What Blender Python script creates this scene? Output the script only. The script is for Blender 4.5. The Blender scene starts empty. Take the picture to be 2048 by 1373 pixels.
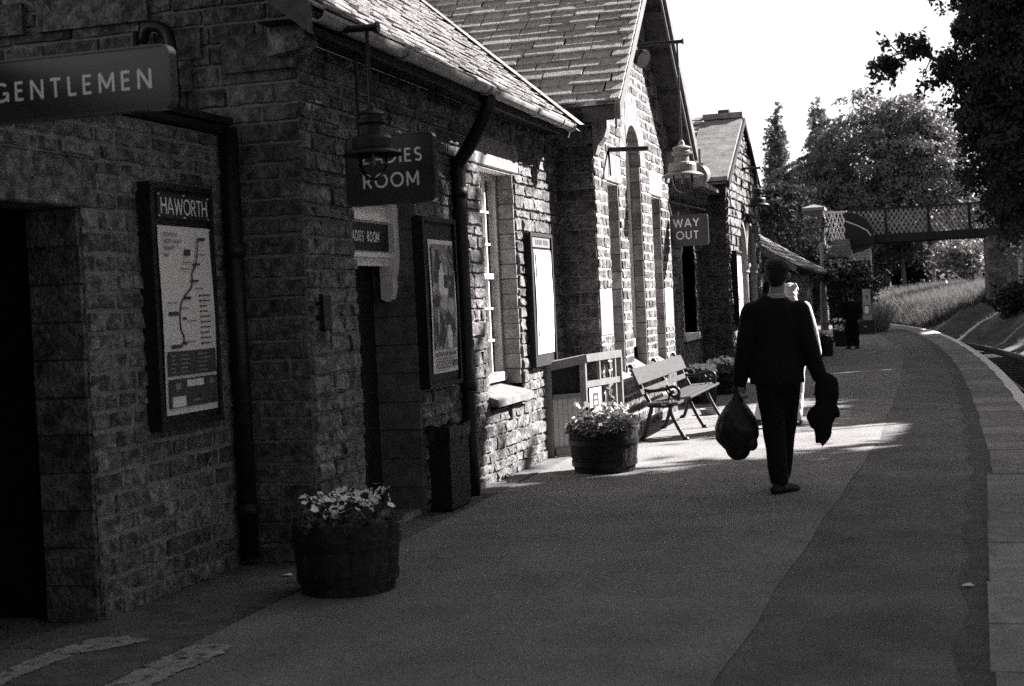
import bpy, bmesh, math, random
import numpy as np
from mathutils import Vector, Matrix

sc = bpy.context.scene
col = sc.collection
rnd = random.Random(7)
nrng = np.random.default_rng(11)

# ---------------------------------------------------------------- camera, sky, sun, exposure
EYE = 1.55
F_PX = 50 / 36 * 2048
d = Vector(((1850 - 1024) / F_PX, -(567 - 686.5) / F_PX, -1)).normalized()   # platform direction in camera axes
up = Vector((1, 0.047, 0)).cross(d)
if up.y < 0: up = -up
up.normalize()
xa = d.cross(up).normalized()
cam_d = bpy.data.cameras.new('camera'); cam = bpy.data.objects.new('camera', cam_d); col.objects.link(cam)
R = Matrix((xa, d, up))                       # rows: world axes seen in camera axes -> world = R @ cam
M = R.to_4x4(); M.translation = Vector((0, 0, EYE))
cam.matrix_world = M
cam_d.lens = 50; cam_d.sensor_width = 36; cam_d.clip_start = 0.1; cam_d.clip_end = 2000
cam_d.dof.use_dof = True; cam_d.dof.focus_distance = 15.5; cam_d.dof.aperture_fstop = 4.0
sc.camera = cam

SUN_AZ, SUN_EL = 47, 33                       # degrees from +Y towards +X, above horizon
w = bpy.data.worlds.new('World'); sc.world = w; w.use_nodes = True
nt = w.node_tree; bg = nt.nodes['Background']
sky = nt.nodes.new('ShaderNodeTexSky'); sky.sky_type = 'NISHITA'; sky.sun_disc = False
sky.sun_elevation = math.radians(SUN_EL); sky.sun_rotation = math.radians(SUN_AZ)
sky.air_density = 1.0; sky.dust_density = 1.0; sky.ozone_density = 1.0
bw = nt.nodes.new('ShaderNodeRGBToBW')        # black and white film: no colour in the sky
nt.links.new(sky.outputs[0], bw.inputs[0]); nt.links.new(bw.outputs[0], bg.inputs['Color'])
bg.inputs['Strength'].default_value = 0.05
sun_d = bpy.data.lights.new('sun', 'SUN'); sun_d.energy = 5.0; sun_d.angle = math.radians(0.5); sun_d.color = (1, .985, .97)
sun = bpy.data.objects.new('sun', sun_d); col.objects.link(sun)
sdir = Vector((math.sin(math.radians(SUN_AZ)) * math.cos(math.radians(SUN_EL)), math.cos(math.radians(SUN_AZ)) * math.cos(math.radians(SUN_EL)), math.sin(math.radians(SUN_EL))))
sun.rotation_euler = sdir.to_track_quat('Z', 'Y').to_euler(); sun.location = (20, 20, 30)
sc.view_settings.view_transform = 'Standard'; sc.view_settings.look = 'None'; sc.view_settings.gamma = 1
sc.view_settings.exposure = 2.25
sc.render.engine = 'CYCLES'
sc.cycles.use_denoising = False
sc.cycles.max_bounces = 6; sc.cycles.diffuse_bounces = 3; sc.cycles.transparent_max_bounces = 8
sc.cycles.sample_clamp_indirect = 4

# ---------------------------------------------------------------- materials
def tint(v): return (v, v * .955, v * .955, 1)
MATS = {}
def mat(name, v, rough=.8, var=.25, scale=8, bump=0., bscale=60, spec=.3, metal=0., v2=None, attr=False, detail=6, stretch=None, trans=0., dark=None, grit=.18, gscale=110):
    """grey surface whose tone wanders between v and v2 with noise; attr: multiplied by the per-face 'tint'."""
    m = bpy.data.materials.new(name); m.use_nodes = True; MATS[name] = m
    t = m.node_tree; n = t.nodes; L = t.links; p = n['Principled BSDF']
    p.inputs['Roughness'].default_value = rough; p.inputs['Metallic'].default_value = metal
    p.inputs['Specular IOR Level'].default_value = spec
    if v2 is None: v2 = v * (1 + var)
    tc = n.new('ShaderNodeTexCoord'); mp = n.new('ShaderNodeMapping'); L.new(tc.outputs['Object'], mp.inputs[0])
    if stretch: mp.inputs['Scale'].default_value = stretch
    nz = n.new('ShaderNodeTexNoise'); nz.inputs['Scale'].default_value = scale; nz.inputs['Detail'].default_value = detail; nz.inputs['Roughness'].default_value = .65
    L.new(mp.outputs[0], nz.inputs['Vector'])
    cr = n.new('ShaderNodeValToRGB'); L.new(nz.outputs['Fac'], cr.inputs[0])
    cr.color_ramp.elements[0].position = .32; cr.color_ramp.elements[1].position = .68
    cr.color_ramp.elements[0].color = tint(v * (1 - var)); cr.color_ramp.elements[1].color = tint(v2)
    out = cr.outputs[0]
    if dark:                                   # soot and damp stains: (tone, scale, threshold)
        n2 = n.new('ShaderNodeTexNoise'); n2.inputs['Scale'].default_value = dark[1]; n2.inputs['Detail'].default_value = 5; L.new(tc.outputs['Object'], n2.inputs['Vector'])
        c2 = n.new('ShaderNodeValToRGB'); L.new(n2.outputs['Fac'], c2.inputs[0])
        c2.color_ramp.elements[0].position = dark[2] - .13; c2.color_ramp.elements[1].position = dark[2] + .13; n2.inputs['Roughness'].default_value = .7
        mx = n.new('ShaderNodeMix'); mx.data_type = 'RGBA'; L.new(c2.outputs[0], mx.inputs['Factor']); L.new(out, mx.inputs['A']); mx.inputs['B'].default_value = tint(dark[0])
        out = mx.outputs['Result']
    if grit:
        n5 = n.new('ShaderNodeTexNoise'); n5.inputs['Scale'].default_value = gscale; n5.inputs['Detail'].default_value = 4; n5.inputs['Roughness'].default_value = .75; L.new(tc.outputs['Object'], n5.inputs['Vector'])
        mr = n.new('ShaderNodeMapRange'); mr.inputs['From Min'].default_value = .3; mr.inputs['From Max'].default_value = .7; mr.inputs['To Min'].default_value = 1 - grit; mr.inputs['To Max'].default_value = 1 + grit; mr.clamp = False; L.new(n5.outputs['Fac'], mr.inputs['Value'])
        mg = n.new('ShaderNodeVectorMath'); mg.operation = 'SCALE'; L.new(out, mg.inputs[0]); L.new(mr.outputs[0], mg.inputs['Scale']); out = mg.outputs[0]
    if attr:
        at = n.new('ShaderNodeAttribute'); at.attribute_name = 'tint'
        mm = n.new('ShaderNodeVectorMath'); mm.operation = 'SCALE'; L.new(out, mm.inputs[0]); L.new(at.outputs['Fac'], mm.inputs['Scale']); out = mm.outputs[0]
    L.new(out, p.inputs['Base Color'])
    if bump:
        n3 = n.new('ShaderNodeTexNoise'); n3.inputs['Scale'].default_value = bscale; n3.inputs['Detail'].default_value = 4; L.new(mp.outputs[0], n3.inputs['Vector'])
        b = n.new('ShaderNodeBump'); b.inputs['Strength'].default_value = bump; b.inputs['Distance'].default_value = .02
        L.new(n3.outputs['Fac'], b.inputs['Height']); L.new(b.outputs[0], p.inputs['Normal'])
    if trans:
        tr = n.new('ShaderNodeBsdfTranslucent'); tr.inputs[0].default_value = tint(trans)
        ad = n.new('ShaderNodeAddShader'); L.new(p.outputs[0], ad.inputs[0]); L.new(tr.outputs[0], ad.inputs[1])
        L.new(ad.outputs[0], n['Material Output'].inputs[0])
    return m
mat('stone', .16, .9, .6, 19, 1., 45, v2=.30, grit=.4, gscale=60, attr=True, dark=(.03, 9, .55))
mat('mortar', .20, .95, .3, 25, .5, 90, dark=(.08, 4, .66))
mat('wing_stone', .19, .9, .6, 19, 1., 45, v2=.36, grit=.4, gscale=60, attr=True, dark=(.03, 9, .50))
mat('pale_mortar', .21, .95, .3, 20, .5, 90, dark=(.12, 5, .62))
mat('ribbon_mortar', .36, .9, .2, 25, .4, 90)
mat('ashlar', .205, .85, .3, 12, .35, 70, attr=True, dark=(.08, 4, .64))
mat('slate', .29, .62, .3, 14, .6, 60, v2=.38, attr=True, spec=.45, dark=(.10, 18, .66))
mat('slab_roof', .17, .8, .45, 6, .5, 50, attr=True, dark=(.40, 22, .72))
mat('black_iron', .012, .45, .5, 20, .2, 40)
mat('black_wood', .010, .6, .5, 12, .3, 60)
mat('soffit_wood', .07, .8, .4, 10, .3, 40, stretch=(1, 1, 1))
mat('barge_paint', .12, .6, .3, 10, .3, 50)
mat('white_paint', .78, .5, .1, 10, .1, 60)
mat('cream_paint', .38, .55, .15, 12, .15, 60)
mat('rail_paint', .17, .55, .2, 12, .15, 60)
mat('glass_dark', .01, .04, .1, 3, spec=.7)
mat('gutter_paint', .30, .5, .35, 9, .2, 40)
mat('asphalt', .15, .92, .35, 1.3, .8, 120, v2=.19, dark=(.09, 2.3, .66), grit=.5, gscale=70)
mat('asphalt_new', .21, .92, .18, 1.6, .8, 130, v2=.26, dark=(.15, .9, .62), grit=.4, gscale=75)
mat('asphalt_seal', .085, .9, .35, 6, .6, 120, grit=.4, gscale=60)
mat('paving', .12, .9, .35, 4, .5, 100, attr=True, dark=(.06, 6, .62), grit=.35, gscale=70)
mat('edge_slab', .235, .9, .25, 5, .5, 110, attr=True, grit=.3, gscale=80, dark=(.11, 3, .66))
mat('edge_paint', .76, .7, .3, 7, .2, 90)
mat('pale_mottled', .29, .9, .35, 9, .3, 90, dark=(.18, 14, .64))
mat('ballast', .06, .95, .6, 30, 1., 40)
mat('earth', .07, .95, .5, 1.2, .8, 20, v2=.14, dark=(.05, 2.2, .6))
mat('rail_steel', .10, .4, .3, 20, metal=.8)
mat('sleeper', .035, .9, .4, 8, .4, 40)
mat('sign_enamel', .038, .25, .15, 4, spec=.5)
mat('sign_rim', .05, .3, .2, 4, spec=.5)
mat('letter_white', .86, .4, .05, 8)
mat('lamp_enamel', .015, .5, .3, 20, spec=.25)
mat('lamp_pale', .20, .4, .25, 12, spec=.5)
mat('poster_paper', .74, .6, .08, 8)
mat('poster_white', .80, .5, .05, 8)
mat('poster_ink', .06, .6, .3, 30)
mat('poster_mid', .22, .6, .2, 20)
mat('poster_grey', .46, .6, .15, 20)
mat('tub_wood', .022, .85, .5, 14, .6, 40, attr=True)
mat('soil', .02, .95, .4, 30, .6, 40)
mat('leaf_tub', .05, .6, .5, 20, v2=.11, trans=.02)
mat('petal_white', .85, .6, .06, 20, trans=.1)
mat('petal_dark', .012, .6, .3, 20)
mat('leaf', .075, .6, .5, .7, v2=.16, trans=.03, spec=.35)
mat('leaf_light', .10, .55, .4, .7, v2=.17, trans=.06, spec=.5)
mat('leaf_dark', .022, .8, .5, .7, v2=.04, trans=.008, spec=.1)  # darker copy of leaf: the dark tree's backlit shade is in the colour
mat('bark', .07, .95, .5, 8, .9, 20)
mat('bark_pale', .22, .95, .5, 6, .9, 20)
mat('grass_dry', .10, .8, .5, .6, v2=.19, trans=.04)
mat('suit', .012, .9, .3, 40, .2, 150, spec=.15)
mat('trouser', .010, .9, .3, 40, .2, 150, spec=.15)
mat('skin', .24, .55, .08, 25, .05, 200)
mat('hair_dark', .012, .7, .4, 90, .6, 160)
mat('hair_fair', .40, .6, .3, 70, .6, 140)
mat('shirt', .38, .8, .05, 10)
mat('pale_cloth', .50, .85, .1, 20, .2, 120)
mat('trouser_pale', .50, .85, .15, 20, .3, 60)
mat('leather', .012, .5, .3, 30, .2, 80)
mat('plastic_black', .014, .5, .3, 10, .35, 22, spec=.35)
mat('bench_wood', .055, .8, .3, 10, .2, 50, spec=.15, stretch=(4, .6, 4))
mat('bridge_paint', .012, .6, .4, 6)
mat('sunlit_lattice', .28, .6, .3, 6)  # bridge paint lightened: sun on the front lattice is put into the tone
mat('pole_wood', .30, .8, .3, 8, .3, 30)
mat('crate_wood', .025, .85, .4, 10, .3, 40)
mat('wire', .03, .5, .1, 5)
_w = MATS['pale_mottled'].node_tree; _o = _w.nodes['Material Output']; _p = _w.nodes['Principled BSDF']
_nz = _w.nodes.new('ShaderNodeTexNoise'); _nz.inputs['Scale'].default_value = 16; _nz.inputs['Detail'].default_value = 6; _c = _w.nodes.new('ShaderNodeValToRGB'); _c.color_ramp.elements[0].position = .54; _c.color_ramp.elements[1].position = .68
_tt = _w.nodes.new('ShaderNodeBsdfTransparent'); _m2 = _w.nodes.new('ShaderNodeMixShader'); _tc = _w.nodes.new('ShaderNodeTexCoord')
_w.links.new(_tc.outputs['Object'], _nz.inputs['Vector']); _w.links.new(_nz.outputs['Fac'], _c.inputs[0]); _w.links.new(_c.outputs[0], _m2.inputs[0]); _w.links.new(_p.outputs[0], _m2.inputs[1]); _w.links.new(_tt.outputs[0], _m2.inputs[2]); _w.links.new(_m2.outputs[0], _o.inputs[0])
gm = bpy.data.materials.new('lamp_glass'); gm.use_nodes = True; MATS['lamp_glass'] = gm
_n = gm.node_tree.nodes; _l = gm.node_tree.links; _n.remove(_n['Principled BSDF'])
_t = _n.new('ShaderNodeBsdfTransparent'); _g = _n.new('ShaderNodeBsdfGlossy'); _g.inputs['Roughness'].default_value = .05
_fr = _n.new('ShaderNodeFresnel'); _fr.inputs[0].default_value = 1.25; _mx = _n.new('ShaderNodeMixShader'); _t.inputs[0].default_value = (.86, .85, .85, 1)
_l.new(_fr.outputs[0], _mx.inputs[0]); _l.new(_t.outputs[0], _mx.inputs[1]); _l.new(_g.outputs[0], _mx.inputs[2]); _l.new(_mx.outputs[0], _n['Material Output'].inputs[0])

# ---------------------------------------------------------------- mesh helpers
def root_loc(p):
    o = Vector((0, 0, 0))
    while p is not None: o += p.location; p = p.parent
    return o
class MB:
    """collects shapes given in world coordinates; build() links them as ONE mesh object."""
    def __init__(s): s.v = []; s.f = []; s.m = []; s.t = []
    def add(s, vs, fs, m=0, t=1.):
        o = len(s.v); s.v.extend([tuple(x) for x in vs])
        for f in fs: s.f.append(tuple(i + o for i in f)); s.m.append(m); s.t.append(t)
        return s
    def quad(s, a, b, c, d, m=0, t=1.): return s.add([a, b, c, d], [(0, 1, 2, 3)], m, t)
    def box(s, x0, x1, y0, y1, z0, z1, m=0, t=1., jit=0., bev=0.):
        if bev:
            b = bev; vs = []; 
            for (zz, k) in ((z0, b), (z0 + b, 0), (z1 - b, 0), (z1, b)):
                vs += [(x0 + k, y0 + k, zz), (x1 - k, y0 + k, zz), (x1 - k, y1 - k, zz), (x0 + k, y1 - k, zz)]
            fs = [(3, 2, 1, 0), (12, 13, 14, 15)]
            for r in range(3):
                for i in range(4): fs.append((r * 4 + i, r * 4 + (i + 1) % 4, r * 4 + 4 + (i + 1) % 4, r * 4 + 4 + i))
            return s.add(vs, fs, m, t)
        vs = [(x, y, z) for z in (z0, z1) for (x, y) in ((x0, y0), (x1, y0), (x1, y1), (x0, y1))]
        if jit: vs = [tuple(c + rnd.uniform(-jit, jit) for c in v) for v in vs]
        return s.add(vs, [(3, 2, 1, 0), (4, 5, 6, 7), (0, 1, 5, 4), (1, 2, 6, 5), (2, 3, 7, 6), (3, 0, 4, 7)], m, t)
    def obox(s, p0, p1, wd, ht, m=0, t=1., upv=(0, 0, 1)):
        """a bar from p0 to p1, wd across, ht along upv"""
        p0 = Vector(p0); p1 = Vector(p1); a = (p1 - p0).normalized(); u = Vector(upv); sd = a.cross(u).normalized(); u = sd.cross(a)
        vs = []
        for p in (p0, p1):
            for (i, j) in ((-1, -1), (1, -1), (1, 1), (-1, 1)): vs.append(p + sd * i * wd / 2 + u * j * ht / 2)
        return s.add(vs, [(0, 1, 2, 3), (7, 6, 5, 4), (0, 4, 5, 1), (1, 5, 6, 2), (2, 6, 7, 3), (3, 7, 4, 0)], m, t)
    def tube(s, pts, r, n=10, m=0, t=1., cap=True, ref=(0, 0, 1)):
        pts = [Vector(p) for p in pts]; k = len(pts)
        rr = r if isinstance(r, (list, tuple)) else [r] * k
        vs = []; pu = None
        for i, p in enumerate(pts):
            tg = (pts[min(i + 1, k - 1)] - pts[max(i - 1, 0)]).normalized()
            if pu is None:
                pu = Vector(ref) if abs(tg.dot(Vector(ref))) < .95 else Vector((0, 1, 0))
            u = (pu - tg * pu.dot(tg)).normalized(); pu = u; q = tg.cross(u)
            ra, rb = rr[i] if isinstance(rr[i], (tuple, list)) else (rr[i], rr[i])
            for j in range(n):
                a = 2 * math.pi * j / n; vs.append(p + u * math.cos(a) * ra + q * math.sin(a) * rb)
        fs = [(i * n + j, i * n + (j + 1) % n, (i + 1) * n + (j + 1) % n, (i + 1) * n + j) for i in range(k - 1) for j in range(n)]
        if cap: fs += [tuple(range(n))[::-1], tuple((k - 1) * n + j for j in range(n))]
        return s.add(vs, fs, m, t)
    def lathe(s, c, prof, n=24, m=0, t=1., cap0=True, cap1=True, sx=1., sy=1., tfn=None):
        vs = []
        for (r, z) in prof:
            for j in range(n):
                a = 2 * math.pi * j / n; vs.append((c[0] + r * math.cos(a) * sx, c[1] + r * math.sin(a) * sy, c[2] + z))
        k = len(prof); o = len(s.v); s.v.extend(vs)
        for i in range(k - 1):
            for j in range(n):
                s.f.append((o + i * n + j, o + i * n + (j + 1) % n, o + (i + 1) * n + (j + 1) % n, o + (i + 1) * n + j)); s.m.append(m); s.t.append(tfn(j) if tfn else t)
        if cap0: s.f.append(tuple(o + j for j in range(n))[::-1]); s.m.append(m); s.t.append(t)
        if cap1: s.f.append(tuple(o + (k - 1) * n + j for j in range(n))); s.m.append(m); s.t.append(t)
        return s
    def prism(s, poly, axis, a0, a1, m=0, t=1.):
        """polygon extruded along axis 0/1/2 from a0 to a1; poly holds the two other coordinates in xyz order"""
        def P(q, a): return (a, q[0], q[1]) if axis == 0 else ((q[0], a, q[1]) if axis == 1 else (q[0], q[1], a))
        k = len(poly); vs = [P(q, a0) for q in poly] + [P(q, a1) for q in poly]
        return s.add(vs, [tuple(range(k))[::-1], tuple(range(k, 2 * k))] + [(i, (i + 1) % k, k + (i + 1) % k, k + i) for i in range(k)], m, t)
    def build(s, name, mats, parent=None, smooth=False, bevel=0., label=None, sub=0, fixn=True):
        o0 = root_loc(parent)
        me = bpy.data.meshes.new(name)
        v = np.array(s.v, dtype=np.float32) - np.array(o0, dtype=np.float32)
        me.from_pydata(v.tolist(), [], s.f)
        mats = mats if isinstance(mats, (list, tuple)) else [mats]
        for q in mats: me.materials.append(MATS[q])
        me.polygons.foreach_set('material_index', s.m)
        at = me.attributes.new('tint', 'FLOAT', 'FACE'); at.data.foreach_set('value', s.t)
        if fixn and len(s.f) < 60000:
            bm = bmesh.new(); bm.from_mesh(me); bmesh.ops.recalc_face_normals(bm, faces=bm.faces); bm.to_mesh(me); bm.free()
        if smooth: me.polygons.foreach_set('use_smooth', [True] * len(me.polygons))
        ob = bpy.data.objects.new(name, me); col.objects.link(ob); ob.parent = parent
        if bevel:
            b = ob.modifiers.new('bevel', 'BEVEL'); b.width = bevel; b.segments = 2; b.limit_method = 'ANGLE'; b.harden_normals = False
        if label: ob['label'] = label
        return ob
def tag(o, label=None, cat=None, group=None, kind=None):
    if label: o['label'] = label
    if cat: o['category'] = cat
    if group: o['group'] = group
    if kind: o['kind'] = kind
    return o
def thing(name, loc, label, cat, group=None):
    o = bpy.data.objects.new(name, None); col.objects.link(o); o.location = loc; o.empty_display_size = .2
    return tag(o, label, cat, group)
def copy_tree(o, parent=None):
    c = o.copy(); col.objects.link(c)
    if parent is not None: c.parent = parent
    for ch in list(o.children): copy_tree(ch, c)
    return c
def bez(p, n=8):
    """Catmull-Rom through points"""
    p = [Vector(q) for q in p]; out = []
    for i in range(len(p) - 1):
        a, b, c, e = p[max(i - 1, 0)], p[i], p[i + 1], p[min(i + 2, len(p) - 1)]
        for k in range(n):
            t = k / n; out.append(.5 * ((2 * b) + (c - a) * t + (2 * a - 5 * b + 4 * c - e) * t * t + (3 * b - a - 3 * c + e) * t ** 3))
    out.append(p[-1]); return out
def lerp_list(v, n):
    out = []
    for i in range(len(v) - 1):
        for k in range(n):
            t = k / n; t = t * t * (3 - 2 * t) if False else t
            a, b = v[i], v[i + 1]
            out.append(tuple(x + (y - x) * t for x, y in zip(a, b)) if isinstance(a, (tuple, list)) else a + (b - a) * t)
    out.append(v[-1]); return out

# ---------------------------------------------------------------- masonry
def sub_iv(iv, cut):
    out = []
    for a, b in iv:
        if cut[1] <= a or cut[0] >= b: out.append((a, b)); continue
        if cut[0] > a: out.append((a, cut[0]))
        if cut[1] < b: out.append((cut[1], b))
    return [(a, b) for a, b in out if b - a > .012]
def wall(mb, O, U, N, spans, z0, z1, ch=(.10, .16), sl=(.2, .46), rough=.022, seed=1, levels=(), gap=.008, cell=.055, tv=(.55, 1.25), bed=0.):
    """coursed stones over a mortar bed. spans(z) gives the intervals of u left after the openings."""
    r = random.Random(seed); O = Vector(O); U = Vector(U); N = Vector(N)
    lv = sorted({z0, z1, *[q for q in levels if z0 < q < z1]}); cs = []
    for a, b in zip(lv, lv[1:]):
        hs = []
        while sum(hs) < b - a: hs.append(r.uniform(*ch))
        k = (b - a) / sum(hs); z = a
        for h in hs: cs.append((z, z + h * k)); z += h * k
    P = lambda u, z, n: O + U * u + Vector((0, 0, z)) + N * n
    for (za, zb) in cs:
        zm = (za + zb) / 2
        for (a, b) in spans(zm):
            mb.quad(P(a, za, bed), P(b, za, bed), P(b, zb, bed), P(a, zb, bed), 1)
            u = a; first = True
            while u < b - 1e-4:
                L = r.uniform(*sl) * (.6 if first and r.random() < .5 else 1); first = False
                e = u + L
                if b - e < sl[0] * .55: e = b
                tn = r.uniform(*tv)
                g = gap * r.uniform(.6, 1.3); x0, x1, y0, y1 = u + g, e - g, za + g, zb - g
                if u == a: x0 = a + .001
                if e == b: x1 = b - .001
                if x1 - x0 > .02 and y1 - y0 > .02:
                    nx = max(2, int((x1 - x0) / cell)); ny = max(2, int((y1 - y0) / cell))
                    xs = [0, .09 / nx] + [i / nx for i in range(1, nx)] + [1 - .09 / nx, 1]
                    ys = [0, .12 / ny] + [i / ny for i in range(1, ny)] + [1 - .12 / ny, 1]
                    base = r.uniform(.25, .8) * rough; tx = r.uniform(-.4, .4) * rough; ty = r.uniform(-.5, .3) * rough
                    vs = []
                    for j, yy in enumerate(ys):
                        for i, xx in enumerate(xs):
                            ed = i in (0, len(xs) - 1) or j in (0, len(ys) - 1)
                            n = -.004 if ed else .006 + base + tx * (xx - .5) + ty * (yy - .5) + r.uniform(-.32, .42) * rough
                            jx = 0 if ed else r.uniform(-.006, .006)
                            vs.append(P(x0 + (x1 - x0) * xx + (jx if not ed else 0), y0 + (y1 - y0) * yy + jx, n))
                    q = len(xs)
                    mb.add(vs, [(j * q + i, j * q + i + 1, (j + 1) * q + i + 1, (j + 1) * q + i) for j in range(len(ys) - 1) for i in range(q - 1)], 0, tn)
                u = e
    return cs
def reveal(mb, x0, x1, y, zs, ny, m=0, tv=(.8, 1.1), r=rnd):
    """plain dressed jamb stones on a plane y facing -Y or +Y (ny)"""
    k = .03 if ny > 0 else -.03
    mb.box(x0, x1 - .004, *sorted((y - k * .85, y + k * 5)), zs[0], zs[-1], m, .35)
    for a, b in zip(zs, zs[1:]):
        g = r.uniform(.003, .007); mb.box(x0, x1 + r.uniform(-.004, .006), *sorted((y - k * r.uniform(.95, 1.15), y)), a + g, b - g, m, r.uniform(*tv))
def frange(a, b, st): 
    n = max(1, round((b - a) / st)); return [a + (b - a) * i / n for i in range(n + 1)]
def slates(mb, O, U, S, N, uspan, length, exp, wd, thick=.012, seed=3, tv=(.6, 1.3), gapu=.004, lift=.006, skew=1.):
    """rows of slates: O eave origin, U along eave, S up slope, N normal; uspan(s)->(u0,u1)"""
    r = random.Random(seed); O = Vector(O); U = Vector(U).normalized(); S = Vector(S).normalized(); N = Vector(N).normalized()
    s = 0.; row = 0
    while s < length:
        e = exp(s) if callable(exp) else exp
        a, b = uspan(s + e * .5); u = a - r.uniform(0, .2); rl = r.uniform(-.003, .004) * skew
        while u < b:
            L = r.uniform(*(wd(s) if callable(wd) else wd)); u0 = max(u, a); u1 = min(u + L, b)
            if u1 - u0 > .03:
                th = thick * r.uniform(.7, 1.4); l2 = r.uniform(0, lift) + thick * 1.2; ds = r.uniform(-.008, .008)
                q0, q1 = u0 + gapu * r.uniform(.3, 1), u1 - gapu * r.uniform(.3, 1)
                c = r.uniform(0, .02) if r.random() < .3 else 0
                bot = [(q0 + c, s + ds, l2), (q1, s + ds + r.uniform(-.004, .004), l2 + r.uniform(-.003, .003) * skew), (q1, s + e + .03, 0), (q0, s + e + .03, 0)]
                vs = [O + U * x + S * y + N * (z + rl) for x, y, z in bot] + [O + U * x + S * y + N * (z + th + rl) for x, y, z in bot]
                mb.add(vs, [(3, 2, 1, 0), (4, 5, 6, 7), (0, 1, 5, 4), (1, 2, 6, 5), (2, 3, 7, 6), (3, 0, 4, 7)], 0, r.uniform(*tv))
            u += L
        s += e; row += 1

# ---------------------------------------------------------------- stroke lettering (humanist capitals, drawn as flat strips)
def arc(cx, cy, rx, ry, a0, a1, n=14): return [(cx + rx * math.cos(math.radians(a0 + (a1 - a0) * i / n)), cy + ry * math.sin(math.radians(a0 + (a1 - a0) * i / n))) for i in range(n + 1)]
GL = {
 'A': (.86, [[(.04, 0), (.43, 1)], [(.43, 1), (.82, 0)], [(.18, .33), (.68, .33)]]),
 'D': (.80, [[(.07, 0), (.07, 1)], [(.07, .94)] + arc(.30, .5, .44, .44, 90, -90) + [(.07, .06)]]),
 'E': (.55, [[(.07, 0), (.07, 1)], [(.07, .94), (.50, .94)], [(.07, .52), (.46, .52)], [(.07, .06), (.50, .06)]]),
 'G': (.92, [arc(.5, .5, .44, .45, 48, 330), [(.88, .0), (.88, .44)], [(.60, .44), (.9, .44)]]),
 'H': (.78, [[(.07, 0), (.07, 1)], [(.71, 0), (.71, 1)], [(.07, .52), (.71, .52)]]),
 'I': (.16, [[(.08, 0), (.08, 1)]]),
 'K': (.68, [[(.07, 0), (.07, 1)], [(.07, .42), (.62, 1)], [(.26, .60), (.66, 0)]]),
 'L': (.50, [[(.07, 0), (.07, 1)], [(.07, .06), (.48, .06)]]),
 'M': (.92, [[(.07, 0), (.07, 1)], [(.07, 1), (.46, .22)], [(.46, .22), (.85, 1)], [(.85, 1), (.85, 0)]]),
 'N': (.80, [[(.07, 0), (.07, 1)], [(.07, 1), (.73, 0)], [(.73, 0), (.73, 1)]]),
 'O': (.98, [arc(.49, .5, .43, .45, 0, 360, 28)]),
 'R': (.66, [[(.07, 0), (.07, 1)], [(.07, .94)] + arc(.32, .715, .235, .225, 90, -90) + [(.07, .49)], [(.30, .49), (.62, 0)]]),
 'P': (.60, [[(.07, 0), (.07, 1)], [(.07, .94)] + arc(.30, .69, .24, .25, 90, -90) + [(.07, .44)]]),
 'S': (.56, [arc(.28, .735, .21, .21, 40, 270)[:-1] + arc(.28, .275, .225, .22, 90, -150)]),
 'T': (.66, [[(.33, 0), (.33, .9)], [(.02, .94), (.64, .94)]]),
 'U': (.74, [[(.07, 1), (.07, .36)] + arc(.37, .36, .30, .31, 180, 360) + [(.67, 1)]]),
 'V': (.76, [[(.03, 1), (.38, 0)], [(.38, 0), (.73, 1)]]),
 'W': (1.16, [[(.03, 1), (.30, 0)], [(.30, 0), (.58, .96)], [(.58, .96), (.86, 0)], [(.86, 0), (1.13, 1)]]),
 'Y': (.74, [[(.03, 1), (.37, .46)], [(.71, 1), (.37, .46)], [(.37, .46), (.37, 0)]]),
 '&': (.80, [arc(.36, .78, .18, .17, -60, 240) + [(.74, .02)], arc(.34, .27, .26, .24, 100, 360)]),
 "'": (.16, [[(.10, .74), (.10, 1)]]), ' ': (.40, []),
}
def text_w(s, sp): return sum(GL[c][0] + sp for c in s) - sp
def letter(mb, s, O, U, V, N, h, wt=.13, sp=.22, center=True, m=0, thick=.002, sx=1.):
    """O: baseline point (centre of the word); U right, V up, N out of the face"""
    O = Vector(O); U = Vector(U).normalized(); V = Vector(V).normalized(); N = Vector(N).normalized()
    x = -text_w(s, sp) / 2 if center else 0; k = 0
    for c in s:
        wd, strokes = GL[c]
        for st in strokes:
            k += 1; p = [Vector((a, b)) for a, b in st]; L = []; Rr = []
            for i, q in enumerate(p):
                a = (p[i] - p[i - 1]).normalized() if i else None; b = (p[i + 1] - p[i]).normalized() if i < len(p) - 1 else None
                if i == 0 and (p[0] - p[-1]).length < 1e-4: a = (p[-1] - p[-2]).normalized()
                if i == len(p) - 1 and (p[0] - p[-1]).length < 1e-4: b = (p[1] - p[0]).normalized()
                tg = ((a or b) + (b or a)); tg = tg.normalized(); nn = Vector((-tg.y, tg.x)); cs = nn.dot(Vector((-(a or b).y, (a or b).x))); e = wt / 2 / max(cs, .5)
                L.append(q + nn * e); Rr.append(q - nn * e)
            nz = thick + .0004 * (k % 4)
            W3 = lambda q, n: O + U * ((q.x + x) * h * sx) + V * (q.y * h) + N * n
            vs = [W3(q, nz) for q in L] + [W3(q, nz) for q in Rr]; n = len(p)
            mb.add(vs, [(i, n + i, n + i + 1, i + 1) for i in range(n - 1)], m)
        x += wd + sp
    return mb

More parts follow.
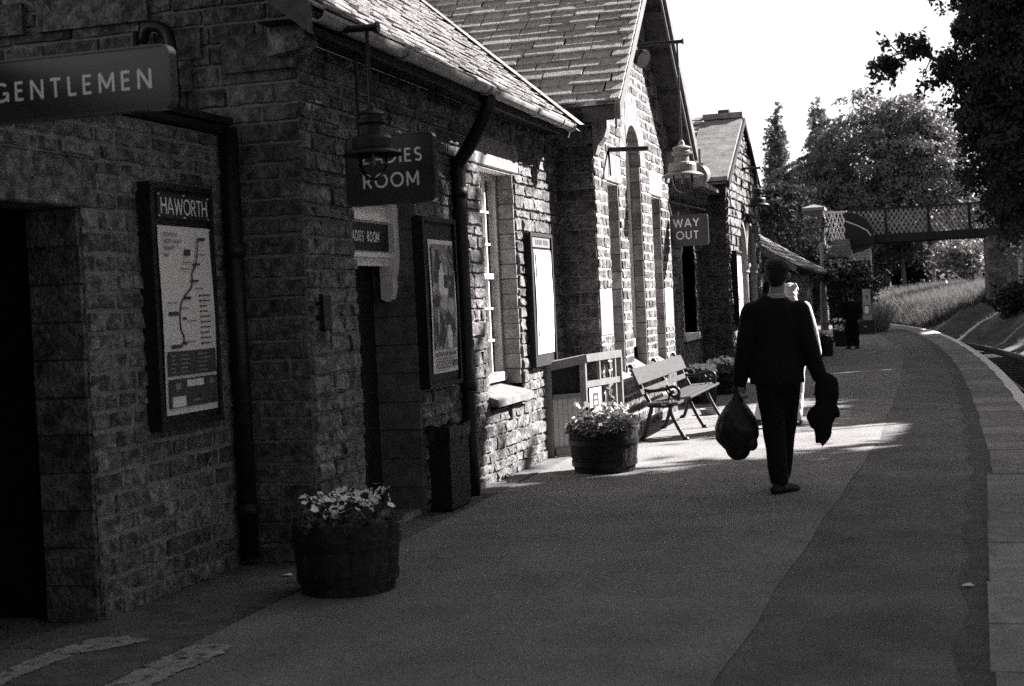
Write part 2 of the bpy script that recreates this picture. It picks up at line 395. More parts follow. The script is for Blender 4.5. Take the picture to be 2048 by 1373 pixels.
# ---------------------------------------------------------------- setting: platform, track, banks
def edge(y): return 1.21 - ((22 - y) ** 2 * .0008 if y < 22 else (y - 22) ** 2 * .0015) - max(0, y - 45) ** 2 * .004
def inner(y): return .034 * y if y < 11.9 else edge(y) - .66
def strip(mb, ys, fa, fb, za, m=0, n=1, zb=None):
    """sheet between two curves X=fa(Y), X=fb(Y)"""
    vs = []; zb = za if zb is None else zb
    for y in ys:
        a, b = fa(y), fb(y)
        for i in range(n + 1): vs.append((a + (b - a) * i / n, y, za + (zb - za) * i / n))
    return mb.add(vs, [(j * (n + 1) + i, j * (n + 1) + i + 1, (j + 1) * (n + 1) + i + 1, (j + 1) * (n + 1) + i) for j in range(len(ys) - 1) for i in range(n)], m)
YS = frange(-12, 63, 1.0)
b = MB(); b.quad((-900, -900, -1.2), (900, -900, -1.2), (900, 1200, -1.2), (-900, 1200, -1.2))
tag(b.build('ground', 'earth'), kind='structure')
b = MB(); strip(b, YS, lambda y: -16, edge, 0)
strip(b, YS, lambda y: edge(y), lambda y: edge(y), 0, zb=-.95)
b.quad((-16, 63, 0), (edge(63), 63, 0), (edge(63), 63, -.95), (-16, 63, -.95))
tag(b.build('platform', 'asphalt'), kind='structure')
SE = [(-12, -1.2), (0, -1.0), (5.56, -.86), (8.9, -.74), (14.7, -.50), (22.8, -.43), (34.9, -.52), (48, -1.6), (60, -4.3)]
def seam(y):
    for (a, p), (c, q) in zip(SE, SE[1:]):
        if y <= c: return p + (q - p) * (y - a) / (c - a) + .012 * math.sin(y * 3.1)
    return q
b = MB(); strip(b, [-12 + i * .5 for i in range(140)], lambda y: -3.40, seam, .004)
tag(b.build('platform_resurfacing', 'asphalt_new'), kind='structure')
b = MB(); strip(b, frange(-12, 60, .25), lambda y: inner(y) - (.17 + .03 * math.sin(y * 5) if y > 12 else .12 + .03 * math.sin(y * 4.3)), lambda y: inner(y) + .05, .004)
tag(b.build('asphalt_seam', 'asphalt_seal'), kind='structure')
# pavers along the walls
b = MB(); r = random.Random(5); y = -4.
while y < 23:
    L = r.uniform(.5, .95); x = -4.3 if y < 8 else -3.75
    b.box(x, -3.415, y + .004, y + L - .004, -.05, .008 + r.uniform(-.001, .002), 0, r.uniform(.8, 1.15)); y += L
tag(b.build('paving_strip', 'paving'), kind='structure')
# platform edge slabs
b = MB(); y = -10.; r = random.Random(9)
while y < 62:
    L = r.uniform(.62, .95) if y > 11.9 else r.uniform(.8, 1.3); e = min(y + L, 11.9) if y < 11.9 else y + L
    a = .007; tn = r.uniform(.76, 1.2); zt = .012 + r.uniform(-.003, .003)
    jj = r.uniform(-.012, .012)
    P = [(inner(y + .01) + jj, y + a), (edge(y), y + a), (edge(e), e - a), (inner(e - .01) + jj, e - a)]
    b.add([(p[0], p[1], -.1) for p in P] + [(p[0], p[1], zt) for p in P], [(4, 5, 6, 7), (0, 1, 5, 4), (1, 2, 6, 5), (2, 3, 7, 6), (3, 0, 4, 7)], 0, tn); y = e
tag(b.build('platform_edge', 'edge_slab'), kind='structure')
b = MB(); strip(b, frange(-10, 62, .4), lambda y: edge(y) - .15 - .012 * math.sin(y * 2.7), lambda y: edge(y) - .004, .0195)
tag(b.build('edge_line', 'edge_paint'), kind='structure')
# two pale ragged strips by the lavatory door
def ragged(poly, st=.022, jit=.009):
    r = random.Random(3); out = []
    for (a, c) in zip(poly, poly[1:] + poly[:1]):
        p, q = Vector(a), Vector(c); n = max(1, int((q - p).length / st))
        for k in range(n): e = p + (q - p) * k / n; out.append((e.x + r.gauss(0, jit), e.y + r.gauss(0, jit)))
    return out
b = MB()
for z, pl in ((.012, ((-3.39, 3.5), (-3.395, 5.60), (-3.39, 5.80), (-3.35, 5.93), (-3.26, 5.97), (-3.18, 5.98), (-3.15, 5.91), (-3.154, 5.64), (-3.19, 5.37), (-3.18, 3.5))),
              (.0145, ((-3.95, 4.), (-4.02, 5.70), (-3.985, 5.9), (-3.93, 6.04), (-3.80, 6.07), (-3.666, 6.042), (-3.651, 5.99), (-3.70, 5.88), (-3.79, 5.80), (-3.85, 5.70), (-3.87, 5.5), (-3.87, 4.)))):
    q = ragged(list(pl)); b.add([(x, y, z) for x, y in q], [tuple(range(len(q)))])
tag(b.build('pale_strips', 'pale_mottled'), kind='structure')
# track bed and far bank, swept along the platform edge
BP = [(0, -.95), (.5, -.92), (2.9, -.90), (3.4, -.72), (4.2, -.25), (5.2, .35), (7, .95), (9.5, 1.7), (14, 2.4), (24, 3.2), (60, 4.5), (160, 6)]
def bank(dd):
    for (a, p), (c, q) in zip(BP, BP[1:]):
        if dd <= c: return p + (q - p) * (dd - a) / (c - a)
    return BP[-1][1]
def lump(x, y): return .10 * math.sin(x * 1.7 + y * .6) + .08 * math.sin(y * 1.3 - x * .8) + .05 * math.sin(x * 4.1 + y * 3.3)
b = MB(); ys = frange(-12, 130, 1.5); ds = [0, .6, 1.2, 1.9, 2.6, 2.9, 3.15, 3.4, 3.8, 4.2, 4.7, 5.2, 6, 7, 8.2, 9.5, 12, 14, 18, 24, 40, 60, 160]
vs = []
for y in ys:
    for dd in ds:
        x = edge(min(y, 100)) + dd; k = min(1, max(0, (dd - 2.6) / 2)); zz = bank(dd); zz = zz if dd < 5.2 else .35 + (zz - .35) * (1 - .55 * min(1, max(0, (y - 64) / 12))); vs.append((x, y, zz + lump(x, y) * k + rnd.uniform(-.03, .03) * min(1, dd)))
q = len(ds); b.add(vs, [(j * q + i, j * q + i + 1, (j + 1) * q + i + 1, (j + 1) * q + i) for j in range(len(ys) - 1) for i in range(q - 1)])
for i in range(len(b.f)): b.m[i] = 0 if (i % (q - 1)) < 5 else 1
tag(b.build('embankment', ['ballast', 'earth'], smooth=True), kind='structure')
b = MB()
for off in (.75, 2.185):
    pts = [(edge(y) + off, y) for y in frange(-10, 110, 1.5)]
    for (p, q2) in zip(pts, pts[1:]):
        b.obox((p[0], p[1], -.72), (q2[0], q2[1], -.72), .07, .03); b.obox((p[0], p[1], -.79), (q2[0], q2[1], -.79), .02, .12); 
for y in frange(-10, 100, .75): b.box(edge(y) + .2, edge(y) + 2.75, y - .12, y + .12, -.97, -.85, 1)
tag(b.build('railway_track', ['rail_steel', 'sleeper']), kind='structure')

# ---------------------------------------------------------------- lavatory block (nearest, left)
TB = thing('lavatory_block', (-4.14, 6, 0), 'low flat roofed stone lavatory block with an open dark doorway under the gentlemen sign', 'building')
XG = -4.14
def sp_g(z):
    iv = [(0.5, 8.02)]
    if z < 2.14: iv = sub_iv(iv, (5.45, 6.40))
    elif z < 2.40: iv = sub_iv(iv, (5.3, 6.55))
    return iv
b = MB(); wall(b, (XG, 0, 0), (0, 1, 0), (1, 0, 0), sp_g, 0, 2.66, (.10, .125), (.16, .40), .018, 21, (2.14, 2.40), gap=.011, bed=.007)
b.build('wall', ['stone', 'pale_mortar'], TB)
b = MB(); zs = frange(0, 2.14, .2); reveal(b, -4.44, XG - .002, 6.40, zs, 1, tv=(.6, .9)); reveal(b, -4.44, XG - .002, 5.45, zs, -1, tv=(.6, .9))
b.box(-4.44, XG + .012, 5.3, 6.55, 2.142, 2.398, 0, .9, bev=.01)
b.build('door_surround', 'stone', TB)
b = MB(); b.box(-6.4, -6.3, 4.0, 7.9, 0, 2.66); b.box(-6.3, -4.2, 3.9, 4.0, 0, 2.66); b.box(-6.3, -4.97, 6.9, 7.0, 0, 2.66); b.box(-6.3, -4.45, 6.46, 6.52, 0, 2.66); b.box(-6.3, -4.45, 5.30, 5.36, 0, 2.66); b.box(-6.3, -4.2, 4.0, 7.9, 2.60, 2.65); b.build('dark_backing', 'black_wood', TB)  # black lining: the darkness inside the doorway is put into its colour
b = MB(); b.box(-8.0, -4.07, .3, 7.96, 2.665, 2.72, 0, bev=.01); b.box(-8.0, -4.04, .3, 7.96, 2.72, 2.76, 0); b.build('flat_roof', 'black_wood', TB)

# ---------------------------------------------------------------- station building
SB = thing('station_building', (-4.5, 14, 0), 'long stone station building with a slate roof, cross gable and arched lancet windows', 'building')
XM, XW, YE, YW, YW2 = -3.63, -3.22, 8.02, 14.31, 18.72
EZ, EX, SL = 3.285, -3.30, .80                     # eaves height, eaves X, roof slope
roofz = lambda x: EZ + SL * (EX - x)
# south end wall, seen above and beside the lavatory block
def sp_e(z):
    xr = XM if z < 3.1 else min(XM, EX - (z - EZ + .12) / SL - .05)
    return [(-9.5, xr)] if xr > -9 else []
b = MB(); wall(b, (0, YE, 0), (1, 0, 0), (0, -1, 0), sp_e, 0, 7.0, (.10, .15), (.24, .52), .016, 33, (2.6, 3.1), tv=(.5, 1.0))
b.build('end_wall', ['stone', 'mortar'], SB)
b = MB()
for i, z in enumerate(frange(2.95, 3.35, .2)[:-1]): b.box(-4.55, -4.25 if i % 2 else -4.32, YE - .035, YE + .02, z + .004, z + .196, 0, .8)
b.box(-5.4, -4.6, YE - .05, YE, 3.42, 3.62, 0, .85); b.box(-4.1, -3.62, YE - .05, YE + .01, 3.04, 3.26, 0, .7); b.box(-6.1, -5.5, YE - .05, YE, 3.42, 3.62, 0, .85)
b.build('dressed_stone', 'stone', SB)
# platform front
DY0, DY1, WY0, WY1 = 8.77, 9.96, 11.64, 12.72
def sp_m(z):
    iv = [(YE, YW)]
    if z < 2.55: iv = sub_iv(iv, (DY0, DY1))
    if .80 < z < 2.74: iv = sub_iv(iv, (WY0, WY1))
    if 2.74 < z < 3.02: iv = sub_iv(iv, (WY0 - .12, WY1 + .14))
    if .62 < z <= .80: iv = sub_iv(iv, (WY0 - .0, WY1 + .0))
    return iv
b = MB(); wall(b, (XM, 0, 0), (0, 1, 0), (1, 0, 0), sp_m, 0, 3.22, (.085, .145), (.17, .44), .026, 41, (.62, .80, 2.55, 2.74, 3.02), tv=(.6, 1.3))
b.build('front_wall', ['stone', 'mortar'], SB)
b = MB()
b.box(XM - .30, XM + .014, WY0 - .12, WY1 + .14, 2.745, 3.015, 0, 1.15, bev=.012)                       # window lintel
b.add([(XM - .30, WY0 + .004, .70), (XM + .10, WY0 - .03, .66), (XM + .10, WY1 + .03, .66), (XM - .30, WY1 - .004, .70),
       (XM - .30, WY0 + .004, .86), (XM + .10, WY0 - .03, .72), (XM + .10, WY1 + .03, .72), (XM - .30, WY1 - .004, .86)],
      [(3, 2, 1, 0), (4, 5, 6, 7), (0, 1, 5, 4), (1, 2, 6, 5), (2, 3, 7, 6), (3, 0, 4, 7)], 0, .85)              # sloping sill
zs = frange(.80, 2.74, .135)
reveal(b, XM - .16, XM - .002, WY1, zs, 1, tv=(.8, 1.15)); reveal(b, XM - .16, XM - .002, WY0, zs, -1, tv=(.8, 1.15))
b.build('window_surround', 'ashlar', SB)
b = MB(); b.box(XM - .29, XM - .01, WY0 + .004, WY1 - .004, 2.733, 2.743); b.build('lintel_soffit', 'white_paint', SB)
def sash(parent, x, y0, y1, z0, z1, cols, rows, deep=.13, stile=.05, meet=True):
    """box sash: frame from plane X=x back to the glass at x-deep, facing +X; returns the part"""
    g0 = x - deep; f = MB(); f.box(g0 - .03, x, y0, y0 + stile, z0, z1); f.box(g0 - .03, x, y1 - stile, y1, z0, z1); f.box(g0 - .03, x, y0 + stile, y1 - stile, z1 - stile, z1); f.box(g0 - .03, x + .03, y0 + stile, y1 - stile, z0, z0 + stile * 1.6)
    ob = f.build('window', 'cream_paint', parent)
    g = MB(); ya, yb, za, zb = y0 + stile, y1 - stile, z0 + stile * 1.6, z1 - stile
    for i in range(1, cols): yy = ya + (yb - ya) * i / cols; g.box(g0 - .005, g0 + .03, yy - .012, yy + .012, za, zb)
    if cols == 1: g.box(g0 - .005, g0 + .02, ya, ya + .012, za, zb)
    for i in range(1, rows):
        zz = za + (zb - za) * i / rows; h = .024 if (meet and i == rows // 2) else .010; g.box(g0 - .005, g0 + .032 + h, ya, yb, zz - h, zz + h)
    if cols > 1 or rows > 1: g.build('glazing_bars', 'white_paint', ob)
    p = MB(); p.quad((g0, ya, za), (g0, yb, za), (g0, yb, zb), (g0, ya, zb)); p.build('pane', 'glass_dark', ob)
    return ob
sash(SB, XM - .155, WY0 + .034, WY1 - .034, .84, 2.73, 5, 6, deep=.075)
b = MB(); b.box(-5.6, -5.5, 8.2, 28.4, 0, 3.2); b.box(-5.5, -3.7, 28.3, 28.4, 0, 3.2); b.box(-5.5, -4.0, 8.2, 28.4, 3.10, 3.15); b.build('dark_backing', 'black_wood', SB)  # black panels added inside to stop light leaks and darken the windows
# ladies' doorway: deep jambs, white fascia with carved brackets, dark door
b = MB(); zs = frange(0, 2.55, .22); reveal(b, XM - .5, XM - .002, DY1, zs, 1, tv=(.5, .75)); reveal(b, XM - .5, XM - .002, DY0, zs, -1, tv=(.5, .75))
b.box(XM - .5, XM + .008, DY0 - .15, DY1 + .15, 2.552, 2.78, 0, .7); b.build('door_surround', 'ashlar', SB)
b = MB()
b.box(-3.86, -3.79, DY0 + .005, DY1 - .005, 1.86, 2.30); b.box(-3.90, -3.74, DY0 + .005, DY1 - .005, 2.30, 2.36); b.box(-3.90, -3.76, DY0 + .005, DY1 - .005, 2.18, 2.205); b.box(-3.90, -3.76, DY0 + .005, DY1 - .005, 1.92, 1.95)
b.box(-3.86, -3.79, DY0 + .005, DY1 - .005, 2.36, 2.545)
for yy in (DY0 + .01, DY1 - .13):
    prof = [(-3.86, 1.62), (-3.82, 1.60), (-3.78, 1.62), (-3.76, 1.70), (-3.765, 1.76), (-3.745, 1.84), (-3.735, 1.92), (-3.735, 2.30), (-3.86, 2.30)]
    b.prism(prof, 1, yy, yy + .12)
fas = b.build('door_fascia', 'white_paint', SB)
b = MB(); b.box(-3.79, -3.772, DY0 + .14, DY1 - .15, 1.965, 2.165); nb = b.build('name_board', 'black_wood', fas)
b = MB(); letter(b, "LADIES' ROOM", (-3.772, (DY0 + DY1) / 2 - .02, 2.03), (0, 1, 0), (0, 0, 1), (1, 0, 0), .072, .17, .26, sx=.72); b.build('lettering', 'letter_white', fas)
b = MB(); b.box(-4.02, -3.96, DY0 + .01, DY1 - .01, .01, 1.90)
for (ya, yb) in ((DY0 + .1, 9.33), (9.40, DY1 - .1)):
    for (za, zb) in ((.15, .75), (.9, 1.75)): b.box(-3.962, -3.945, ya, yb, za, zb)
dr = b.build('door', 'black_wood', SB); b = MB(); b.lathe((-3.93, 9.42, .95), [(.0, -.02), (.03, 0), (.0, .02)], 10, cap0=False, cap1=False); b.build('handle', 'black_iron', dr)
b = MB(); b.box(-4.2, -3.66, DY0 + .01, DY1 - .01, 0, .05); b.build('doorstep', 'ashlar', SB)
# main roof
def us_main(s):
    x = EX - s / math.hypot(1, SL); z = EZ + SL * (EX - x); yv = 14.0 + (z - 3.5) / .87
    return (7.5, max(7.6, yv - .02))
b = MB(); k = math.hypot(1, SL)
slates(b, (EX + .03, 0, EZ - .02), (0, 1, 0), (-1, 0, SL), (SL, 0, 1), us_main, 6.2, lambda s: .135 - .004 * s, (.15, .32), .012, 51, tv=(.95, 1.5), lift=.022)
b.quad((EX, 7.5, EZ - .03), (EX, 16, EZ - .03), (-8.2, 16, roofz(-8.2) - .03), (-8.2, 7.5, roofz(-8.2) - .03))
rf = b.build('main_roof', 'slate', SB)
b = MB(); 
for i in range(14):                                                       # lead and stone valley between the two roofs
    q = [i * .26 - .12, (i + 1) * .26 - .126]; pa = [Vector((EX - a, 13.753 + .92 * a, EZ + .8 * a)) for a in q]; nm = Vector((.5, -.12, .85)) * .062
    b.quad(pa[0] + nm + Vector((0, -.15, 0)), pa[0] + nm * .9 + Vector((0, .07, .03)), pa[1] + nm * .9 + Vector((0, .07, .03)), pa[1] + nm + Vector((0, -.15, 0)), 0, rnd.uniform(.75, 1.0))
b.build('valley', 'ashlar', SB)
b = MB(); b.quad((EX - .0, 7.5, 3.225), (EX - .0, 14.0, 3.225), (XM, 14.0, 3.225), (XM, 7.5, 3.225))
b.box(EX - .02, EX, 7.5, 13.9, 3.14, 3.26)
b.build('soffit', 'black_wood', SB)
b = MB()                                                                 # barge board of the south gable
for y in (7.46,):
    b.prism([(EX + .02, EZ - .16), (EX + .02, EZ + .02), (-8.0, roofz(-8.0) + .02), (-8.0, roofz(-8.0) - .22)], 1, y, y + .05)
b.prism([(EX, EZ - .10), (-8, roofz(-8) - .10), (-8, roofz(-8) - .06), (EX, EZ - .06)], 1, 7.515, YE)
b.build('barge_board', 'soffit_wood', SB)
b = MB(); b.prism([(-3.64, 3.06), (-3.46, 3.08), (-3.40, 3.13), (-3.40, 3.24), (-3.64, 3.24)], 1, 7.66, 7.84); b.build('corbel', 'stone', SB)
# gutter: half round with joint collars
b = MB(); n = 9; gy = [7.5, 13.55]
for (ya, yb, rr) in [(7.5, 13.55, .058)] + [(q - .035, q + .035, .068) for q in (8.9, 10.75, 12.2, 13.1, 13.5)]:
    cx, cz = EX + .045, EZ - .035; vs = []
    for y in (ya, yb):
        for i in range(n + 1): a = math.pi + math.pi * i / n; vs.append((cx + rr * math.cos(a), y, cz + rr * math.sin(a)))
        for i in range(n + 1): a = 2 * math.pi - math.pi * i / n; vs.append((cx + (rr - .008) * math.cos(a), y, cz + (rr - .008) * math.sin(a)))
    q = 2 * n + 2; b.add(vs, [(i, (i + 1) % q, q + (i + 1) % q, q + i) for i in range(q)] + [tuple(range(q)), tuple(range(q, 2 * q))[::-1]])
b.build('gutter', 'gutter_paint', SB)
def downpipe(p, r, collars, parent):
    b = MB(); b.tube(p, r, 12)
    for c in collars: b.tube([(c[0], c[1], c[2] - .04), (c[0], c[1], c[2] + .04)], r * 1.25, 12)
    return b.build('downpipe', 'black_iron', parent, smooth=True)
downpipe(bez([(EX + .05, 10.80, 3.20), (EX + .02, 10.80, 3.06), (-3.42, 10.84, 2.84), (-3.54, 10.86, 2.68), (-3.56, 10.88, 2.5), (-3.56, 10.88, 0)], 5), .058, [(-3.56, 10.88, 2.45), (-3.56, 10.88, .9)], SB)
downpipe([(-4.06, 7.93, 2.70), (-4.06, 7.93, .05)], .055, [(-4.06, 7.93, 1.95), (-4.06, 7.93, .35)], TB)
downpipe(bez([(-4.62, 7.93, 3.28), (-4.55, 7.90, 3.36), (-4.43, 7.9, 3.32), (-4.40, 7.9, 3.15), (-4.40, 7.9, 2.80)], 5), .035, [(-4.40, 7.9, 2.95)], SB)
b = MB(); b.tube(bez([(-4.65, 7.9, 3.34), (-4.65, 7.9, 3.2), (-4.64, 7.9, 3.08)], 3), .025, 8); b.build('overflow_pipe', 'black_iron', SB)

# cross wing: side wall, gabled front with three lancets
WS = .87; WC = (YW + YW2) / 2; VX = -2.85                      # roof slope, gable centre, verge X
wroof = lambda y: 3.5 + WS * (y - 14.0) if y < WC else 3.5 + WS * (2 * WC - 14.0 - y)
b = MB(); wall(b, (0, YW, 0), (1, 0, 0), (0, -1, 0), lambda z: [(XM, XW)], 0, 3.45, (.13, .18), (.2, .41), .02, 61, tv=(.45, .9)); b.build('wing_side_wall', ['stone', 'mortar'], SB)
L1, LA, L2 = (14.90, 15.50), (15.93, 16.82), (17.45, 18.10)
AC = sum(LA) / 2; AR = (LA[1] - LA[0]) / 2; ASP = 3.10
def sp_w(z):
    a, c = YW, YW2
    if z > 3.42: e = (z - 3.42) / WS; a, c = YW + e - .1, YW2 - e + .1
    iv = [(max(a, YW), min(c, YW2))] if c - a > .3 else []
    for (p, q) in (L1, L2):
        if .80 < z < 2.80: iv = sub_iv(iv, (p, q))
        elif 2.80 < z < 3.10: iv = sub_iv(iv, (p - .13, q + .13))
        if .58 < z <= .80: iv = sub_iv(iv, (p, q))
    if .58 < z < ASP: iv = sub_iv(iv, LA)
    elif ASP <= z < ASP + AR + .26:
        ro = AR + .28; h = math.sqrt(max(0, ro * ro - (z - ASP) ** 2)); iv = sub_iv(iv, (AC - h, AC + h))
    if 1.16 < z < 1.64: iv = sub_iv(sub_iv(iv, (YW - .01, L1[0])), (L2[1], YW2 + .01))
    return iv
b = MB(); wall(b, (XW, 0, 0), (0, 1, 0), (1, 0, 0), sp_w, 0, 5.3, (.105, .145), (.17, .36), .013, 71, (.58, .80, 1.16, 1.64, 2.80, 3.10), gap=.011, tv=(.5, 1.15), bed=.007)
# (the arch edge stays ragged behind the voussoirs)
b.build('wing_front_wall', ['wing_stone', 'ribbon_mortar'], SB)
XB = XW - .34
for (p, q), dp in ((L1, .20), (LA, .12), (L2, .20)):
    b = MB()
    b.add([(XB, p + .003, .62), (XW + .09, p - .02, .57), (XW + .09, q + .02, .57), (XB, q - .003, .62), (XB, p + .003, .98), (XW + .09, p - .02, .64), (XW + .09, q + .02, .64), (XB, q - .003, .98)],
          [(3, 2, 1, 0), (4, 5, 6, 7), (0, 1, 5, 4), (1, 2, 6, 5), (2, 3, 7, 6), (3, 0, 4, 7)], 0, 1.15)
    zs = frange(.68, ASP if (p, q) == LA else 2.80, .19)
    reveal(b, XW - dp, XW - .002, q, zs, 1, tv=(.55, 1.15)); reveal(b, XW - dp, XW - .002, p, zs, -1, tv=(.8, 1.1))
    if (p, q) != LA: b.box(XB, XW + .012, p - .13, q + .13, 2.803, 3.097, 0, 1.0, bev=.01)
    b.build('lancet_surround', 'ashlar', SB)
for (ya, yb) in ((YW + .004, L1[0] - .003), (L2[1] + .003, YW2 - .004)):
    b = MB(); b.box(XW - .08, XW + .010, ya, yb, 1.163, 1.637, 0, 1.2, bev=.006); b.build('dressed_block', 'ashlar', SB)
b = MB(); nv = 9
for i in range(nv):
    a0, a1 = math.pi * i / nv + .012, math.pi * (i + 1) / nv - .012; ro = AR + (.36 if i == nv // 2 else .31)
    pl = [(AC + AR * math.cos(a), ASP + AR * math.sin(a)) for a in (a0, (a0 + a1) / 2, a1)] + [(AC + ro * math.cos(a), ASP + ro * 1.08 * math.sin(a)) for a in (a1, (a0 + a1) / 2, a0)]
    b.prism(pl, 0, XW - .13, XW + .014, 0, rnd.uniform(.9, 1.2))
b.build('arch_stones', 'ashlar', SB)
b = MB()
for (p, q) in (L1, L2): b = MB(); b.box(XB + .02, XW - .01, p + .004, q - .004, 2.790, 2.801); b.build('lintel_soffit', 'white_paint', SB)
for (p, q) in (L1, L2): sash(SB, XW - .20, p + .035, q - .035, .80, 2.788, 1, 4)
XA = XW - .115; aw = MB(); ring = [(LA[0] + .003, .96), (LA[1] - .003, .96)] + [(AC + (AR - .003) * math.cos(math.pi * i / 16), ASP + (AR - .003) * math.sin(math.pi * i / 16)) for i in range(17)]
inn = [(AC + (y - AC) * .86, .96 + .1 if z < 1 else (z if z <= ASP + .001 else ASP + (z - ASP) * .86)) for y, z in ring]
k = len(ring); aw.add([(XA, y, z) for y, z in ring] + [(XA, y, z) for y, z in inn] + [(XA - .12, y, z) for y, z in inn], [(i, (i + 1) % k, k + (i + 1) % k, k + i) for i in range(k)] + [(k + i, k + (i + 1) % k, 2 * k + (i + 1) % k, 2 * k + i) for i in range(k)])
awo = aw.build('window', 'cream_paint', SB)
b = MB(); b.add([(XA - .10, y, z) for y, z in inn], [tuple(range(k))]); b.build('pane', 'glass_dark', awo)
XB = XA - .09; b = MB(); b.box(XB - .005, XB + .02, AC - .013, AC + .013, 1.05, ASP + AR * .8)
for z in (1.6, 2.1, 2.6, 3.1): b.box(XB - .005, XB + .018, AC - AR * .8, AC + AR * .8, z - .012, z + .012)
b.build('glazing_bars', 'white_paint', awo)
# dressed blocks climbing the gable, kneelers
b = MB()
for sgn in (-1, 1):
    for i in range(7):
        z0 = 3.46 + i * .30; yo = YW2 - (z0 - 3.42) / WS if sgn > 0 else YW + (z0 - 3.42) / WS
        ya, yb = (yo - .36, yo + .05) if sgn > 0 else (yo - .05, yo + .36)
        b.box(XW - .1, XW + .035, ya, yb, z0 + .006, z0 + .292, 0, rnd.uniform(1.15, 1.4))
b.build('gable_blocks', 'ashlar', SB)
for yy in (YW - .0, YW2 - .22):
    b = MB(); b.prism([(XW - .05, 3.02), (XW + .03, 3.03), (XW + .06, 3.12), (XW + .13, 3.2), (XW + .16, 3.3), (XW + .16, 3.42), (XW - .05, 3.42)], 1, yy, yy + .16); b.build('kneeler', 'ashlar', SB)
# wing roof
AP = wroof(WC)
def us_w(s):
    y = 14.0 + s / math.hypot(1, WS); z = wroof(y); xv = EX - (z - EZ) / SL
    return (xv + .05, VX)
b = MB(); kw = math.hypot(1, WS)
slates(b, (0, 14.0, 3.5), (1, 0, 0), (0, 1, WS), (0, -WS, 1), us_w, (WC - 14.0) * kw - .02, lambda s: max(.12, .168 - .016 * s), lambda s: (max(.15, .30 - .05 * s), max(.26, .46 - .07 * s)), .020, 81, tv=(.85, 1.15), gapu=.008, lift=.0015, skew=.3)
slates(b, (0, 2 * WC - 14.0, 3.5), (-1, 0, 0), (0, -1, WS), (0, WS, 1), lambda s: (2.85, 7.5), (WC - 14.0) * kw - .02, .2, (.24, .50), .016, 82)
for sgn in (1, -1):
    y0 = 14.02 if sgn > 0 else 2 * WC - 14.02
    b.quad((-9, y0, 3.49), (VX - .01, y0, 3.49), (VX - .01, WC, AP - .02), (-9, WC, AP - .02))
b.build('wing_roof', 'slate', SB)
b = MB()
for i in range(12): b.tube([(VX - .6 * i, WC, AP + .0), (VX - .6 * i - .58, WC, AP + .0)], .09, 8)
b.build('ridge', 'ashlar', SB)
b = MB(); gapz = .05
for sgn in (1, -1):
    y0 = 14.0 if sgn > 0 else 2 * WC - 14.0; f = (lambda y: y) if sgn > 0 else (lambda y: 2 * WC - y)
    def slope_box(x0, x1, lo, hi):
        b.prism([(f(14.0), 3.5 - hi), (f(14.0), 3.5 - lo), (f(WC), AP - lo), (f(WC), AP - hi)], 0, x0, x1)
    slope_box(VX - .035, VX, .012, .17); slope_box(VX - .06, VX - .037, .012, .26)
b.build('barge_board', 'barge_paint', SB)
b = MB()
for sgn in (1, -1):
    f = (lambda y: y) if sgn > 0 else (lambda y: 2 * WC - y)
    b.prism([(f(14.02), 3.42), (f(14.02), 3.46), (f(WC), AP - .04), (f(WC), AP - .08)], 0, XW - .02, VX - .062)
    b.prism([(f(14.02), 3.33), (f(14.02), 3.42), (f(14.2), 3.57), (f(14.2), 3.48)], 0, XW - .02, VX - .07)
    for i in range(5): 
        y = 14.3 + i * .5; b.prism([(f(y), wroof(y) - .17), (f(y), wroof(y) - .082), (f(y + .09), wroof(y + .09) - .082), (f(y + .09), wroof(y + .09) - .17)], 0, XW - .02, VX - .07)
b.build('verge_soffit', 'soffit_wood', SB)
# link between the wing and the porch
PY, PX, PY2, PC, PZ0, PZ1 = 23.85, -3.13, 28.55, 26.2, 3.42, 4.74
def sp_l(z):
    iv = [(YW2, PY)]
    if .9 < z < 2.25: iv = sub_iv(iv, (21.95, 23.35))
    elif 2.25 <= z < 2.75: h = .70 * math.sqrt(max(0, 1 - ((z - 2.25) / .5) ** 1.4)); iv = sub_iv(iv, (22.65 - h, 22.65 + h))
    return iv
b = MB(); wall(b, (XM, 0, 0), (0, 1, 0), (1, 0, 0), sp_l, 0, 3.2, (.12, .17), (.2, .42), .022, 91, (.9, 2.25, 2.75), cell=.08); b.build('link_wall', ['stone', 'mortar'], SB)
b = MB(); lw = b; b.box(XM - .25, XM - .2, 21.95, 22.05, .9, 2.3); b.box(XM - .25, XM - .2, 23.25, 23.35, .9, 2.3); b.box(XM - .25, XM - .2, 22.6, 22.7, .9, 2.68)
b.tube([(XM - .22, 22.65 + .68 * math.cos(a), 2.25 + .48 * math.sin(a)) for a in [math.pi * i / 12 for i in range(13)]], .05, 6)
b.box(XM - .25, XM + .05, 21.9, 23.4, .82, .92); b.box(XM - .25, XM - .18, 22.05, 23.25, 2.2, 2.26); lwo = b.build('window', 'white_paint', SB)
b = MB(); b.quad((XM - .24, 21.9, .9), (XM - .24, 23.4, .9), (XM - .24, 23.4, 2.75), (XM - .24, 21.9, 2.75)); b.build('pane', 'glass_dark', lwo)
b = MB(); b.quad((EX + .1, YW2, 3.25), (EX + .1, PY, 3.25), (-8, PY, 6.0), (-8, YW2, 6.0)); b.box(XM, EX + .1, YW2, PY, 3.19, 3.24); b.build('link_roof', 'slate', SB)
b = MB()
for y in frange(18.9, 23.7, .32): b = MB(); b.box(XM, XM + .22, y - .06, y + .06, 3.02, 3.188); b.build('corbel', 'ashlar', SB)
